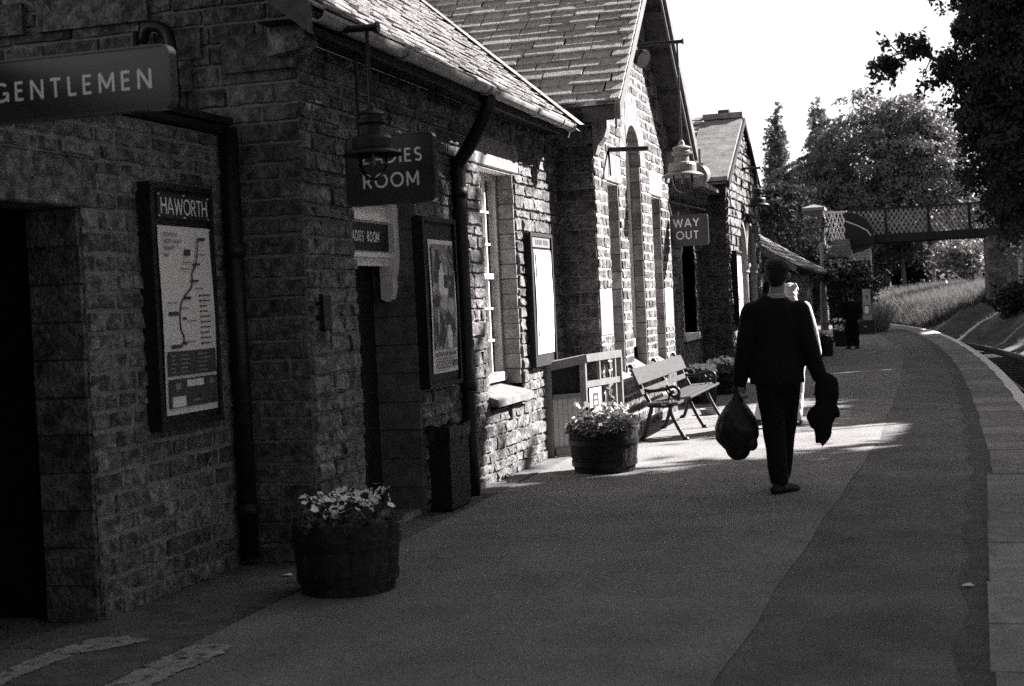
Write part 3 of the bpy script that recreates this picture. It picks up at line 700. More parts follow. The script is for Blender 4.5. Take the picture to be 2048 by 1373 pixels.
# porch with stone-flag roof
b = MB(); wall(b, (0, PY, 0), (1, 0, 0), (0, -1, 0), lambda z: [(XM, PX)], 0, 3.4, (.14, .19), (.2, .5), .026, 101, cell=.08, tv=(.45, .9)); b.build('porch_side_wall', ['stone', 'mortar'], SB)
def sp_p(z):
    a, c = PY, PY2
    if z > 3.35: e = (z - 3.35) / .508; a, c = PY + e - .2, PY2 - e + .2
    iv = [(max(a, PY), min(c, PY2))] if c - a > .3 else []
    if .45 < z < 2.05: iv = sub_iv(iv, (25.0, 28.0))
    elif 2.05 <= z < 2.95: t = (z - 2.05) / .9; h = 1.5 * math.sqrt(max(0, 1 - t * t)); iv = sub_iv(iv, (26.5 - h, 26.5 + h))
    return iv
b = MB(); wall(b, (PX, 0, 0), (0, 1, 0), (1, 0, 0), sp_p, 0, 4.6, (.13, .19), (.2, .5), .045, 111, (.45, 2.05), cell=.09, tv=(.8, 1.35)); b.build('porch_front_wall', ['stone', 'mortar'], SB)
b = MB(); b.box(PX - .6, PX - .55, 24.9, 28.1, 0, 3.1); b.build('pane', 'glass_dark', SB)
b = MB()
for y in (25.06, 26.45, 27.85):
    b = MB(); b.lathe((PX - .06, y, .45), [(.11, 0), (.11, .1), (.075, .16), (.07, 1.42), (.10, 1.46), (.085, 1.5), (.12, 1.56), (.12, 1.62)], 12); b.build('colonnette', 'cream_paint', SB)
b = MB()
for (ya, yb) in ((25.06, 26.45), (26.45, 27.85)):
    ym = (ya + yb) / 2
    for (y0, s) in ((ya, 1), (yb, -1)):
        pts = [(PX - .04, y0 + s * (ym - ya) * (1 - math.cos(t)), 2.05 + .78 * math.sin(t)) for t in [math.pi / 2 * i / 8 for i in range(9)]]
        b.tube(pts, .055, 6); b.tube([(p[0] - .08, p[1] + s * .08, p[2] - .05) for p in pts], .03, 6)
    b.box(PX - .3, PX - .25, ya + .1, ya + .2, .6, 2.2); b.box(PX - .3, PX - .25, ym - .04, ym + .04, .6, 2.7)
b.build('window_tracery', 'cream_paint', SB)
b = MB(); b.box(PX - .5, PX + .06, 24.95, 28.05, .36, .46); b.build('sill', 'ashlar', SB)
PVX = -3.06; ps = (PZ1 - PZ0) / (PC - 23.6)
b = MB()
for (ya, yb) in ((23.6, 24.95), (24.955, 25.98)):
    za, zb = PZ0 + ps * (ya - 23.6) + .05, PZ0 + ps * (yb - 23.6) + .05
    b.add([(-3.80, ya, za - .07), (PVX, ya, za - .07), (PVX, yb, zb - .07), (-3.80, yb, zb - .07), (-3.80, ya, za), (PVX, ya, za), (PVX, yb, zb), (-3.80, yb, zb)], [(3, 2, 1, 0), (4, 5, 6, 7), (0, 1, 5, 4), (1, 2, 6, 5), (2, 3, 7, 6), (3, 0, 4, 7)], 0, rnd.uniform(.85, 1.15))
    f = lambda y: 2 * PC - y
    b.add([(-3.80, f(ya), za - .07), (PVX, f(ya), za - .07), (PVX, f(yb), zb - .07), (-3.80, f(yb), zb - .07), (-3.80, f(ya), za), (PVX, f(ya), za), (PVX, f(yb), zb), (-3.80, f(yb), zb)], [(0, 1, 2, 3), (7, 6, 5, 4), (4, 5, 1, 0), (5, 6, 2, 1), (6, 7, 3, 2), (7, 4, 0, 3)], 0, 1.)
b.box(-3.78, PVX - .0, PC - .18, PC + .18, PZ1 - .03, PZ1 + .07, 0, 1.1); b.box(-3.5, -3.3, PC - .16, PC + .12, PZ1 + .072, PZ1 + .13, 0, .3)
b.build('porch_verge_slabs', 'slab_roof', SB)
b = MB()
slates(b, (0, 23.6, PZ0 - .05), (1, 0, 0), (0, 1, ps), (0, -ps, 1), lambda s: (-7, -3.80), (PC - 23.6) * math.hypot(1, ps) - .03, .22, (.3, .6), .03, 121, lift=.03)
for sg in (1, -1):
    y0 = 23.6 if sg > 0 else 2 * PC - 23.6; b.quad((-7, y0, PZ0 - .07), (PVX - .02, y0, PZ0 - .07), (PVX - .02, PC, PZ1 - .07), (-7, PC, PZ1 - .07))
b.build('porch_roof', 'slate', SB)
b = MB()
for sg in (1, -1):
    f = (lambda y: y) if sg > 0 else (lambda y: 2 * PC - y)
    for (x0, x1, lo, hi) in ((PVX - .03, PVX + .03, .03, .14), (PVX - .08, PVX - .04, .1, .30)): b.prism([(f(23.6), PZ0 - hi), (f(23.6), PZ0 - lo), (f(PC), PZ1 - lo), (f(PC), PZ1 - hi)], 0, x0, x1)
b.build('barge_board', 'black_wood', SB)

# lean-to beyond the porch
LT = thing('lean_to', (-3.5, 32, 0), 'dark timber lean-to shed with a low slate roof beyond the porch', 'shed')
b = MB(); b.box(-6, -2.75, 29.3, 36.5, 0, 2.0)
for y in frange(29.3, 36.5, .3): b.box(-2.75, -2.735, y - .14, y + .14, .02, 1.98)
b.build('wall', 'black_wood', LT)
b = MB(); slates(b, (-2.45, 29.1, 2.0), (0, 1, 0), (-1, 0, .62), (.62, 0, 1), lambda s: (0, 7.6), 3.6, .25, (.25, .5), .015, 131); b.quad((-2.43, 29.1, 1.985), (-2.43, 36.7, 1.985), (-5.6, 36.7, 3.93), (-5.6, 29.1, 3.93)); b.prism([(-2.43, 1.86), (-2.43, 1.99), (-5.6, 3.94), (-5.6, 3.80)], 1, 29.05, 29.09); b.build('roof', 'slate', LT)
b = MB(); b.tube([(-2.40, 29.0, 1.95), (-2.40, 36.7, 1.95)], .06, 10); b.build('gutter', 'black_iron', LT, smooth=True)

# ---------------------------------------------------------------- hanging signs
def rrect(x0, x1, z0, z1, r, n=6):
    p = []
    for (cx, cz, a0) in ((x1 - r, z1 - r, 0), (x0 + r, z1 - r, 90), (x0 + r, z0 + r, 180), (x1 - r, z0 + r, 270)):
        p += [(cx + r * math.cos(math.radians(a0 + 90 * i / n)), cz + r * math.sin(math.radians(a0 + 90 * i / n))) for i in range(n + 1)]
    return p
def sign(label, x0, x1, y, z0, z1, lines, hangers, wall_rod=None, corner=.04, depth=.045):
    """board facing -Y with rounded corners, raised rim, white capitals"""
    t = thing('hanging_sign', ((x0 + x1) / 2, y, z0), label, 'sign', 'enamel signs hung over the platform')
    b = MB(); b.prism(rrect(x0, x1, z0, z1, corner), 1, y, y + depth); b.build('panel', 'sign_enamel', t)
    b = MB(); o = rrect(x0, x1, z0, z1, corner); k = len(o); i_ = rrect(x0 + .009, x1 - .009, z0 + .009, z1 - .009, corner - .008)
    for (ya, yb) in ((y - .008, y - .0005), (y + depth + .0005, y + depth + .008)):
        vs = [(p, ya, q) for p, q in o] + [(p, ya, q) for p, q in i_] + [(p, yb, q) for p, q in o] + [(p, yb, q) for p, q in i_]
        b.add(vs, [(i, (i + 1) % k, k + (i + 1) % k, k + i) for i in range(k)] + [(2 * k + i, 3 * k + i, 3 * k + (i + 1) % k, 2 * k + (i + 1) % k) for i in range(k)] + [(i, 2 * k + i, 2 * k + (i + 1) % k, (i + 1) % k) for i in range(k)] + [(k + i, k + (i + 1) % k, 3 * k + (i + 1) % k, 3 * k + i) for i in range(k)])
    b.build('rim', 'sign_rim', t)
    for (s, cx, bz, h, sp) in lines:
        b = MB(); letter(b, s, (cx, y, bz), (1, 0, 0), (0, 0, 1), (0, -1, 0), h, .15, sp); b.build('lettering', 'letter_white', t)
    for (p, q) in hangers: b = MB(); b.tube([p, q], .011, 8); b.build('hanger', 'black_iron', t)
    return t
sign('long dark sign reading GENTLEMEN hung beside the lavatory doorway', -4.10, -2.962, 5.3, 2.422, 2.690, [('GENTLEMEN', -3.435, 2.512, .081, .40)],
     [((-4.14, 5.32, 2.5), (-4.09, 5.32, 2.5)), ((-4.14, 5.32, 2.62), (-4.09, 5.32, 2.62))])
sign('dark two line sign reading LADIES ROOM behind a hanging lamp', -3.455, -2.862, 8.3, 2.195, 2.628, [('LADIES', -3.14, 2.452, .083, .25), ('ROOM', -3.155, 2.302, .088, .22)],
     [((x, 8.32, 2.628), (x, 8.32, 3.22)) for x in (-3.36, -2.98 - .3)])
sign('small grey sign reading WAY OUT at the far corner of the gable wing', -3.19, -2.69, 18.6, 2.185, 2.595, [('WAY', -2.975, 2.435, .105, .22), ('OUT', -2.965, 2.275, .105, .22)],
     [((-3.21, 18.62, 2.78), (-2.72, 18.62, 2.64)), ((-3.215, 18.62, 2.80), (-3.14, 18.62, 2.45))])
b = MB(); b.tube([(XW, 15.0, 3.14), (-2.77, 15.0, 3.12)], .026, 8); b.tube([(XW + .02, 15.0, 3.14), (XW + .03, 15.0, 2.86)], .010, 6); b.tube([(XW + .005, 15.0, 3.14), (XW + .02, 15.0, 3.14)], .05, 8)
tag(b.build('wall_bracket', 'black_iron'), 'empty black iron bracket sticking out over the nearer narrow lancet', 'bracket')

# ---------------------------------------------------------------- hanging lamps
def lamp(label, x, y, z, s, rod, bar, body, proto_group='gas style lamps hung along the platform front'):
    """z: height of the shade rim; rod: height of the bar; bar: X where the bar leaves the wall"""
    t = thing('hanging_lamp', (x, y, z), label, 'lamp', proto_group)
    P = lambda l: [(r * s, q * s) for r, q in l]
    b = MB(); b.lathe((x, y, z), P([(.245, 0), (.25, .006), (.20, .035), (.135, .062), (.13, .055), (.19, .028), (.243, -.004)]), 32, cap0=False, cap1=False); b.build('shade', body, t, smooth=True)
    b = MB(); b.lathe((x, y, z), P([(.15, .045), (.165, .055), (.165, .13), (.15, .155), (.085, .17), (.08, .245), (.10, .25), (.118, .262), (.118, .285), (.098, .295), (.098, .325), (.115, .33), (.10, .345), (.04, .37), (.03, .41), (.012, .43)]), 28); b.build('lamp_body', body, t)
    b = MB(); b.lathe((x, y, z), P([(.118, .03), (.122, -.04), (.118, -.09), (.10, -.14), (.07, -.18), (.03, -.205), (.0, -.21)]), 24, cap0=False, cap1=False); b.build('globe', 'lamp_glass', t, smooth=True)
    b = MB(); b.lathe((x, y, z), P([(.012, .03), (.018, -.02), (.022, -.07), (.012, -.09), (.0, -.095)]), 12, cap0=False, cap1=False); b.build('mantle', 'lamp_pale', t, smooth=True)
    b = MB(); b.tube([(x, y, z + .42 * s), (x, y, rod)], .012, 8); b.build('rod', 'black_iron', t)
    b = MB(); b.tube([(bar, y, rod + .01), (x + .06, y, rod)], .022, 8); b.tube([(x + .06, y, rod), (x + .075, y, rod)], .035, 8); b.build('bar', 'black_iron', t)
    return t
lamp('dark hanging lamp with a clear globe in front of the ladies room sign', -3.09, 7.85, 2.455, .72, 3.20, -3.40, 'lamp_enamel')
lamp('pale hanging lamp on a long rod in front of the tall gable', -2.655, 16.5, 2.925, .98, 4.48, XW - .02, 'lamp_pale')
lamp('dark hanging lamp in front of the farther porch gable', -2.845, 26.0, 3.09, .88, 3.77, PX - .02, 'lamp_enamel')
t = thing('horn_loudspeaker', (-2.9, 19.2, 3.16), 'pale round loudspeaker hung under the far eaves corner of the gable wing', 'loudspeaker')
b = MB(); c = Vector((-2.87, 19.2, 3.15)); ax = Vector((-.35, -.9, -.12)).normalized()
b.tube([c - ax * .14, c - ax * .10, c - ax * .0, c + ax * .10, c + ax * .11, c + ax * .10, c], [.06, .12, .14, .165, .16, .13, .08], 20); b.build('horn', 'lamp_pale', t, smooth=True)
b = MB(); b.tube([c + Vector((.02, 0, .12)), (-2.85, 19.2, 3.5)], .018, 6); b.obox(c + Vector((.02, 0, .12)), c + Vector((.02, 0, .16)), .1, .03, upv=(0, 1, 0)); b.build('bracket', 'lamp_pale', t)
t = thing('floodlight', (-3.15, 16.55, 4.32), 'oval black floodlight high on the gable above the arched window', 'floodlight')
b = MB(); c = Vector((-3.10, 16.5, 4.34)); ax = Vector((.75, -.35, -.45)).normalized(); b.tube([c - ax * .09, c - ax * .06, c, c + ax * .06], [.03, .08, .10, .105], 16); b.build('housing', 'black_iron', t, smooth=True)
b = MB(); b.tube([c + ax * .06, c + ax * .068], [.11, .11], 18); b.build('rim', 'lamp_pale', t)
b = MB(); b.tube([(XW, 16.5, 4.40), c], .015, 6); b.build('arm', 'black_iron', t)

# ---------------------------------------------------------------- poster boards
def board(label, x, y0, y1, z0, z1, sheet, paper, header=None, back=None):
    t = thing('poster_board', (x, (y0 + y1) / 2, z0), label, 'poster board', 'framed boards on the platform walls')
    b = MB(); b.box(back if back is not None else x - .06, x, y0, y1, z0, z1, bev=.006); b.build('backboard', 'black_wood', t)
    b = MB(); w_ = .035
    for (a, c, e, f) in ((y0, y1, z1 - w_, z1), (y0, y1, z0, z0 + w_), (y0, y0 + w_, z0 + w_, z1 - w_), (y1 - w_, y1, z0 + w_, z1 - w_)): b.box(x + .001, x + .022, a, c, e, f)
    b.build('frame', 'black_wood', t)
    s0, s1, a0, a1 = sheet; b = MB(); n = 10
    vs = [(x + .006 + .012 * math.sin(math.pi * i / n) ** 2 * (1 if j else .6), s0 + (s1 - s0) * j, a0 + (a1 - a0) * i / n) for i in range(n + 1) for j in (0, 1)]
    b.add(vs, [(2 * i, 2 * i + 1, 2 * i + 3, 2 * i + 2) for i in range(n)]); sh = b.build('poster', paper, t)
    return t, sh
# route map by the lavatory
y0, y1, z0, z1 = 7.02, 7.61, 1.01, 2.07; X0 = XG + .075
t, sh = board('black framed board headed HAWORTH with a railway route map', X0, 6.935, 7.65, .93, 2.31, (y0, y1, z0, z1), 'poster_paper', back=XG + .0)
Wd, Hd = y1 - y0, z1 - z0
Q = lambda u, v: (y0 + u * Wd, z1 - v * Hd)
def patch(mb, u0, u1, v0, v1, dx, m=0, x=X0): mb.box(x + .018, x + .019 + dx, Q(u0, 0)[0], Q(u1, 0)[0], Q(0, v1)[1], Q(0, v0)[1], m)
b = MB(); patch(b, .035, .965, .665, .795, .002); patch(b, .035, .965, .812, .965, .002); b.build('dark_panel', 'poster_ink', sh)
b = MB(); r = random.Random(2)
rt = bez([(.72, .06), (.71, .11), (.66, .20), (.58, .25), (.56, .32), (.42, .37), (.33, .42), (.30, .50), (.31, .55), (.36, .60), (.31, .64)], 5)
for p, q in zip(rt, rt[1:]): b.obox((X0 + .0195, *Q(p[0], p[1])), (X0 + .0195, *Q(q[0], q[1])), .010, .003, upv=(1, 0, 0))
for (u, v, wd, h) in ((.74, .055, .12, .016), (.60, .195, .14, .012), (.54, .285, .15, .012), (.40, .375, .13, .016), (.10, .455, .17, .02), (.36, .485, .06, .015), (.12, .63, .18, .02), (.46, .12, .10, .035), (.36, .615, .05, .02)): patch(b, u, u + wd, v, v + h, .003)
for (u, v) in ((.70, .145), (.38, .225), (.10, .405), (.32, .435), (.42, .19), (.62, .33), (.44, .505), (.42, .615)): patch(b, u, u + .16, v, v + .004, .002)
for i in range(10): patch(b, .70, .735, .365 + i * .029, .376 + i * .029, .002); patch(b, .76, .76 + r.uniform(.08, .16), .366 + i * .029, .373 + i * .029, .002)
b.build('print', 'poster_ink', sh)
b = MB()
for i, s in enumerate(('KEIGHLEY &', 'WORTH VALLEY', 'RAILWAY', 'MAP')): letter(b, s, (X0 + .0185, *Q(.07, .055 + i * .036)), (0, 1, 0), (0, 0, 1), (1, 0, 0), .021, .2, .22, center=False, sx=.85)
b.build('lettering', 'poster_ink', sh)
b = MB()
for i in range(5):
    for (u, wd) in ((.08, .10), (.26, .22), (.60, .24)): patch(b, u, u + wd * r.uniform(.6, 1), .685 + i * .022, .692 + i * .022, .004)
patch(b, .14, .24, .835, .87, .004); patch(b, .80, .88, .83, .855, .004); patch(b, .45, .60, .93, .94, .004); b.build('small_print', 'poster_mid', sh)
b = MB(); patch(b, .36, .52, .822, .858, .005); patch(b, .53, .68, .822, .858, .005); patch(b, .07, .32, .905, .96, .005); b.build('label_patch', 'poster_paper', sh)
b = MB(); b.box(X0 + .001, X0 + .010, 7.03, 7.61, 2.115, 2.255); nb = b.build('name_panel', 'sign_enamel', t)
b = MB(); letter(b, 'HAWORTH', (X0 + .010, 7.325, 2.137), (0, 1, 0), (0, 0, 1), (1, 0, 0), .092, .12, .11, sx=.88); b.build('lettering', 'letter_white', nb)
b = MB()
for (yy, zz) in ((7.04, 2.125), (7.60, 2.125), (7.32, 2.248), (7.32, 2.122), (7.04, 2.245), (7.60, 2.245), (7.03, 2.06), (7.60, 2.06)): b.lathe((X0 + .012, yy, zz), [(.006, -.004), (.006, .004)], 8)
b.build('screw', 'letter_white', t)
# photograph poster beside the ladies' doorway
X1 = XM + .06
t, sh = board('black framed board with a photographic poster beside the downpipe', X1, 9.94, 10.72, .935, 2.225, (10.08, 10.655, 1.04, 2.055), 'poster_paper', back=XM)
y0, y1, z0, z1 = 10.08, 10.655, 1.04, 2.055; Wd, Hd = y1 - y0, z1 - z0
def picture(sh, x, u0, u1, v0, v1, nu, nv, tone, mats=('poster_ink', 'poster_mid', 'poster_grey', 'poster_paper')):
    """one printed sheet whose small cells take one of four tones"""
    b = MB(); vs = [(x + .0200, *Q(u0 + (u1 - u0) * i / nu, v0 + (v1 - v0) * j / nv)) for j in range(nv + 1) for i in range(nu + 1)]
    b.add(vs, [(j * (nu + 1) + i, j * (nu + 1) + i + 1, (j + 1) * (nu + 1) + i + 1, (j + 1) * (nu + 1) + i) for j in range(nv) for i in range(nu)])
    for j in range(nv):
        for i in range(nu): b.m[j * nu + i] = min(3, max(0, int(tone(u0 + (u1 - u0) * (i + .5) / nu, v0 + (v1 - v0) * (j + .5) / nv))))
    return b.build('picture', list(mats), sh)
def blob(u, v, cu, cv, ru, rv): return ((u - cu) / ru) ** 2 + ((v - cv) / rv) ** 2 < 1 + .35 * math.sin(u * 41 + cv * 9) * math.sin(v * 53 + cu * 7)
def tone2(u, v):
    n = .5 + .9 * math.sin(u * 17 + 3 * math.sin(v * 21)) * math.sin(v * 26 + 2 * math.sin(u * 13)); t = 1.3 + .7 * n
    if u > .70 and v < .44: t = .4 + .9 * (n > .8)
    for (q, tt) in (((.28, .12, .09, .05), .3), ((.30, .19, .14, .06), .2), ((.20, .28, .10, .05), .6), ((.42, .30, .11, .12), 3.2), ((.58, .31, .09, .055), .3), ((.52, .40, .13, .045), 3.1), ((.50, .47, .12, .06), 2.4),
                    ((.20, .46, .14, .05), .5), ((.30, .68, .22, .13), .2), ((.62, .60, .12, .06), .6), ((.78, .50, .12, .06), 2.6), ((.82, .66, .09, .07), .3), ((.66, .74, .10, .09), 3.2), ((.24, .60, .04, .1), 2.2)):
        if blob(u, v, *q): t = tt
    return t
picture(sh, X1, .06, .95, .035, .82, 34, 72, tone2)
b = MB()
for i in range(9): patch(b, .08 + i * .093, .15 + i * .093, .845, .872, .002, x=X1)
for i in range(4): patch(b, .10, .70 if i > 1 else .88, .89 + i * .022, .90 + i * .022, .002, x=X1)
patch(b, .78, .92, .915, .96, .002, x=X1); b.build('small_print', 'poster_mid', sh)
# sunlit poster by the window
X2 = XM + .065
t, sh = board('black framed board with a white poster between the sash window and the gable wing', X2, 12.93, 13.74, .93, 2.205, (13.08, 13.69, 1.045, 2.045), 'poster_white', back=XM)
y0, y1, z0, z1 = 13.08, 13.69, 1.045, 2.045; Wd, Hd = y1 - y0, z1 - z0
def tone3(u, v):
    k = math.sin(u * 63) + .6 * math.sin(u * 29 + 1); e = .10 + .10 * math.sin(u * 37)
    if .62 + .04 * math.sin(u * 31) < v < .79 - .03 * math.sin(u * 47) and .12 < u < .9: return 1 if math.sin(u * 70 + v * 30) + math.sin(v * 90 - u * 25) > -.6 else 3
    return 1.5 if (k > .95 and .18 + e < v < .70) else 3
picture(sh, X2, .05, .95, .03, .82, 40, 60, tone3, ('poster_ink', 'poster_mid', 'poster_grey', 'poster_white'))
b = MB(); b.box(X2 + .001, X2 + .012, 13.02, 13.66, 2.07, 2.165); hp = b.build('header_panel', 'rail_paint', t)
b = MB(); r = random.Random(4)
for i in range(7): b.box(X2 + .0122, X2 + .014, 13.12 + i * .066 + (.03 if i > 3 else 0), 13.165 + i * .066 + (.03 if i > 3 else 0), 2.095, 2.142)
b.build('small_print', 'poster_ink', hp)
# narrow notice on the porch
t, sh = board('narrow framed notice in the sun at the edge of the porch front', PX + .10, 23.98, 24.72, .98, 2.25, (24.05, 24.65, 1.06, 2.16), 'poster_white', back=PX)
y0, y1, z0, z1 = 24.05, 24.65, 1.06, 2.16; Wd, Hd = y1 - y0, z1 - z0
b = MB(); [patch(b, .08, .9, v, v + .012, .002, x=PX + .10) for v in (.08, .42, .66, .70)]; b.build('small_print', 'poster_mid', sh)

b = MB(); b.box(XM, XM + .055, 8.13, 8.25, 1.43, 1.66, bev=.01); wb = tag(b.build('switch_box', 'black_iron'), 'small black switch box on the stone pier left of the ladies doorway', 'switch box')
b = MB(); b.lathe((XM + .04, 8.19, 1.40), [(.018, -.03), (.018, .03)], 8); b.build('cable_gland', 'lamp_pale', wb)

# ---------------------------------------------------------------- flower tubs
def leaf_cloud(n, pts, size, asp=.5, rng=None, tvar=True, flat=.0):
    """diamond leaves at pts (n,3): returns verts, faces"""
    rng = rng or nrng; n = len(pts)
    a = rng.normal(size=(n, 3)); a[:, 2] *= (1 - flat); a /= np.linalg.norm(a, axis=1)[:, None] + 1e-9
    q = rng.normal(size=(n, 3)); q -= a * (q * a).sum(1)[:, None]; q /= np.linalg.norm(q, axis=1)[:, None] + 1e-9
    s = (rng.uniform(.6, 1.3, n) * size)[:, None]
    v = np.stack([pts - a * s, pts + q * s * asp, pts + a * s, pts - q * s * asp], 1).reshape(-1, 3)
    f = np.arange(4 * n).reshape(-1, 4)
    return v, f
def fast_mesh(name, v, f, m, parent=None):
    o0 = root_loc(parent); me = bpy.data.meshes.new(name); v = np.asarray(v, dtype=np.float32) - np.array(o0, dtype=np.float32)
    k = f.shape[1]
    me.vertices.add(len(v)); me.vertices.foreach_set('co', v.ravel()); me.loops.add(f.size); me.loops.foreach_set('vertex_index', f.ravel().astype(np.int32))
    me.polygons.add(len(f)); me.polygons.foreach_set('loop_start', np.arange(0, f.size, k, dtype=np.int32))
    me.update(calc_edges=True); me.materials.append(MATS[m]); ob = bpy.data.objects.new(name, me); col.objects.link(ob); ob.parent = parent
    return ob
def flowers(mb, pts, size, m, rng, petals=5, ring=False):
    for p in pts:
        p = Vector(p); n = Vector((rng.uniform(-.5, .7), rng.uniform(-1, .2), rng.uniform(.1, 1))).normalized(); u = n.orthogonal().normalized(); v = n.cross(u); s = size * rng.uniform(.75, 1.2); a0 = rng.uniform(0, 6)
        for k in range(petals):
            a = a0 + 2 * math.pi * k / petals; d1 = u * math.cos(a) + v * math.sin(a); d2 = n.cross(d1)
            i0, i1 = (.55, 1.0) if ring else (0, 1.0)
            mb.add([p + d1 * s * i0 - d2 * s * .2, p + d1 * s * .7 - d2 * s * .42 + n * s * .05, p + d1 * s * i1 + n * s * .12, p + d1 * s * .7 + d2 * s * .42 + n * s * .05, p + d1 * s * i0 + d2 * s * .2], [(0, 1, 2, 3, 4)], m)
def tub(label, x, y, r, h, seed, top, nf, dark=0, leafm='leaf_tub', nl=500, fs=.022):
    rg = random.Random(seed); ng = np.random.default_rng(seed)
    t = thing('flower_tub', (x, y, 0), label, 'flower tub', 'half barrel tubs of flowers along the platform')
    b = MB(); ns = 22; tn = [rg.uniform(.6, 1.5) for _ in range(ns)]
    n = ns * 3; vs = []
    prof = [(.86, 0), (.94, .35), (.985, .7), (1, 1), (.90, 1), (.88, .8)]
    for (k, z) in prof:
        for j in range(n):
            a = 2 * math.pi * j / n; g = .985 if j % 3 == 0 else 1.0
            vs.append((x + r * k * g * math.cos(a), y + r * k * g * math.sin(a), h * z + (.006 * (tn[j // 3] - 1) if z == 1 else 0)))
    o = len(b.v); b.v.extend(vs)
    for i in range(len(prof) - 1):
        for j in range(n): b.f.append((o + i * n + j, o + i * n + (j + 1) % n, o + (i + 1) * n + (j + 1) % n, o + (i + 1) * n + j)); b.m.append(0); b.t.append(tn[j // 3])
    b.f.append(tuple(range(o, o + n))[::-1]); b.m.append(0); b.t.append(1.)
    bo = b.build('barrel', 'tub_wood', t)
    for zc, k in ((.22, .925), (.72, .995)):
        b = MB(); b.lathe((x, y, h * zc), [(r * k * .99, -.022), (r * k + .006, -.022), (r * k + .008, .022), (r * k * .99, .022)], 40, cap0=False, cap1=False); b.build('hoop', 'black_iron', bo)
    b = MB(); b.lathe((x, y, h * .9), [(r * .89, -.01), (r * .5, .02), (0, .03)], 20, cap1=False); b.build('soil', 'soil', t)
    ph = ng.uniform(0, 2 * math.pi, nl); rr = np.sqrt(ng.uniform(0, 1, nl)) * r * 1.05; lump = 1 + .35 * np.sin(ph * 3 + seed) * np.cos(rr * 22)
    zz = h * .92 + ng.uniform(0, 1, nl) ** .8 * (top - h) * .85 * lump * np.sqrt(np.maximum(.05, 1 - (rr / (r * 1.15)) ** 2))
    v, f = leaf_cloud(nl, np.stack([x + rr * np.cos(ph), y + rr * np.sin(ph), zz], 1), .035, .55, ng); fast_mesh('foliage', v, f, leafm, t)
    st = MB(); wf = MB(); df = MB(); dr_ = MB()
    for i in range(nf):
        a = rg.uniform(0, 6.28); q = math.sqrt(rg.random()) * r * .95; z = h + (top - h) * rg.uniform(.45, 1.0); p = (x + q * math.cos(a), y + q * math.sin(a), z)
        flowers(wf, [p], fs, 0, rg)
    for i in range(nf // 9):
        a = rg.uniform(0, 6.28); q = math.sqrt(rg.random()) * r * .85; c = (x + q * math.cos(a), y + q * math.sin(a), h + (top - h) * rg.uniform(.4, .8))
        flowers(wf, [(c[0] + rg.gauss(0, .025), c[1] + rg.gauss(0, .02), c[2] + rg.gauss(0, .018)) for _ in range(14)], fs * .75, 0, rg)
    for i in range(dark):
        a = rg.uniform(0, 6.28); q = math.sqrt(rg.random()) * r; p = (x + q * math.cos(a), y + q * math.sin(a), h + (top - h) * rg.uniform(.7, 1.15)); st0 = random.Random(i)
        flowers(df, [p], fs * 1.35, 0, random.Random(i)); flowers(dr_, [(p[0] + .001, p[1] - .004, p[2] + .003)], fs * 1.5, 0, random.Random(i), ring=True)
        st.tube([(p[0] * .7 + x * .3, p[1] * .7 + y * .3, h), p], .003, 4)
    wf.build('blossoms', 'petal_white', t, fixn=False)
    if dark: df.build('dark_blossoms', 'petal_dark', t, fixn=False); dr_.build('edged_blossoms', 'petal_white', t, fixn=False)
    return t
tub('dark half barrel of pale edged pansies by the pier of the ladies doorway', -3.135, 7.28, .300, .39, 3, .535, 40, dark=26)
tub('dark half barrel of leafy flowers in front of the timber ticket barrier', -2.82, 12.45, .312, .385, 8, .62, 26, dark=5, leafm='leaf_light', nl=1100, fs=.024)
tub('small tub of sunlit flowers just beyond the far end of the bench', -3.09, 20.1, .215, .37, 15, .55, 60, leafm='leaf_light', nl=500, fs=.03)
tub('wide dark tub of flowers against the porch beyond the bench', -3.0, 21.9, .33, .34, 19, .56, 80, leafm='leaf_light', nl=700, fs=.032)
tub('dark tub of white flowers beyond the walking couple on the far platform', -2.21, 33.0, .165, .35, 23, .58, 60, nl=300, fs=.04)
def trough(label, x0, x1, y0, y1, z0, z1, top, seed, nf, name='planter_box'):
    t = thing(name, ((x0 + x1) / 2, (y0 + y1) / 2, z0), label, 'planter', 'wooden planters on the far platform'); rg = random.Random(seed); ng = np.random.default_rng(seed)
    b = MB(); b.box(x0, x1, y0, y1, z0, z1); [b.box(x0 - .01, x1 + .01, y0 - .012, y1 + .01, z0 + (z1 - z0) * k, z0 + (z1 - z0) * k + .05) for k in (.1, .8)]; b.build('box', 'crate_wood', t)
    v, f = leaf_cloud(260, np.stack([ng.uniform(x0, x1, 260), ng.uniform(y0, y1, 260), z1 + ng.uniform(0, 1, 260) ** 1.5 * (top - z1)], 1), .045, .55, ng); fast_mesh('foliage', v, f, 'leaf_tub', t)
    wf = MB(); flowers(wf, [(rg.uniform(x0, x1), rg.uniform(y0 - .05, y1), z1 + rg.uniform(.1, 1) * (top - z1)) for _ in range(nf)], .04, 0, rg); wf.build('blossoms', 'petal_white', t, fixn=False)
trough('dark planter box crowded with white flowers by the lamp post', -2.31, -1.79, 38.0, 38.5, 0, .40, .56, 31, 60)
trough('raised trough with a thin row of white flowers behind the lamp post', -2.55, -2.11, 41.0, 41.3, 0, .58, .66, 33, 40)

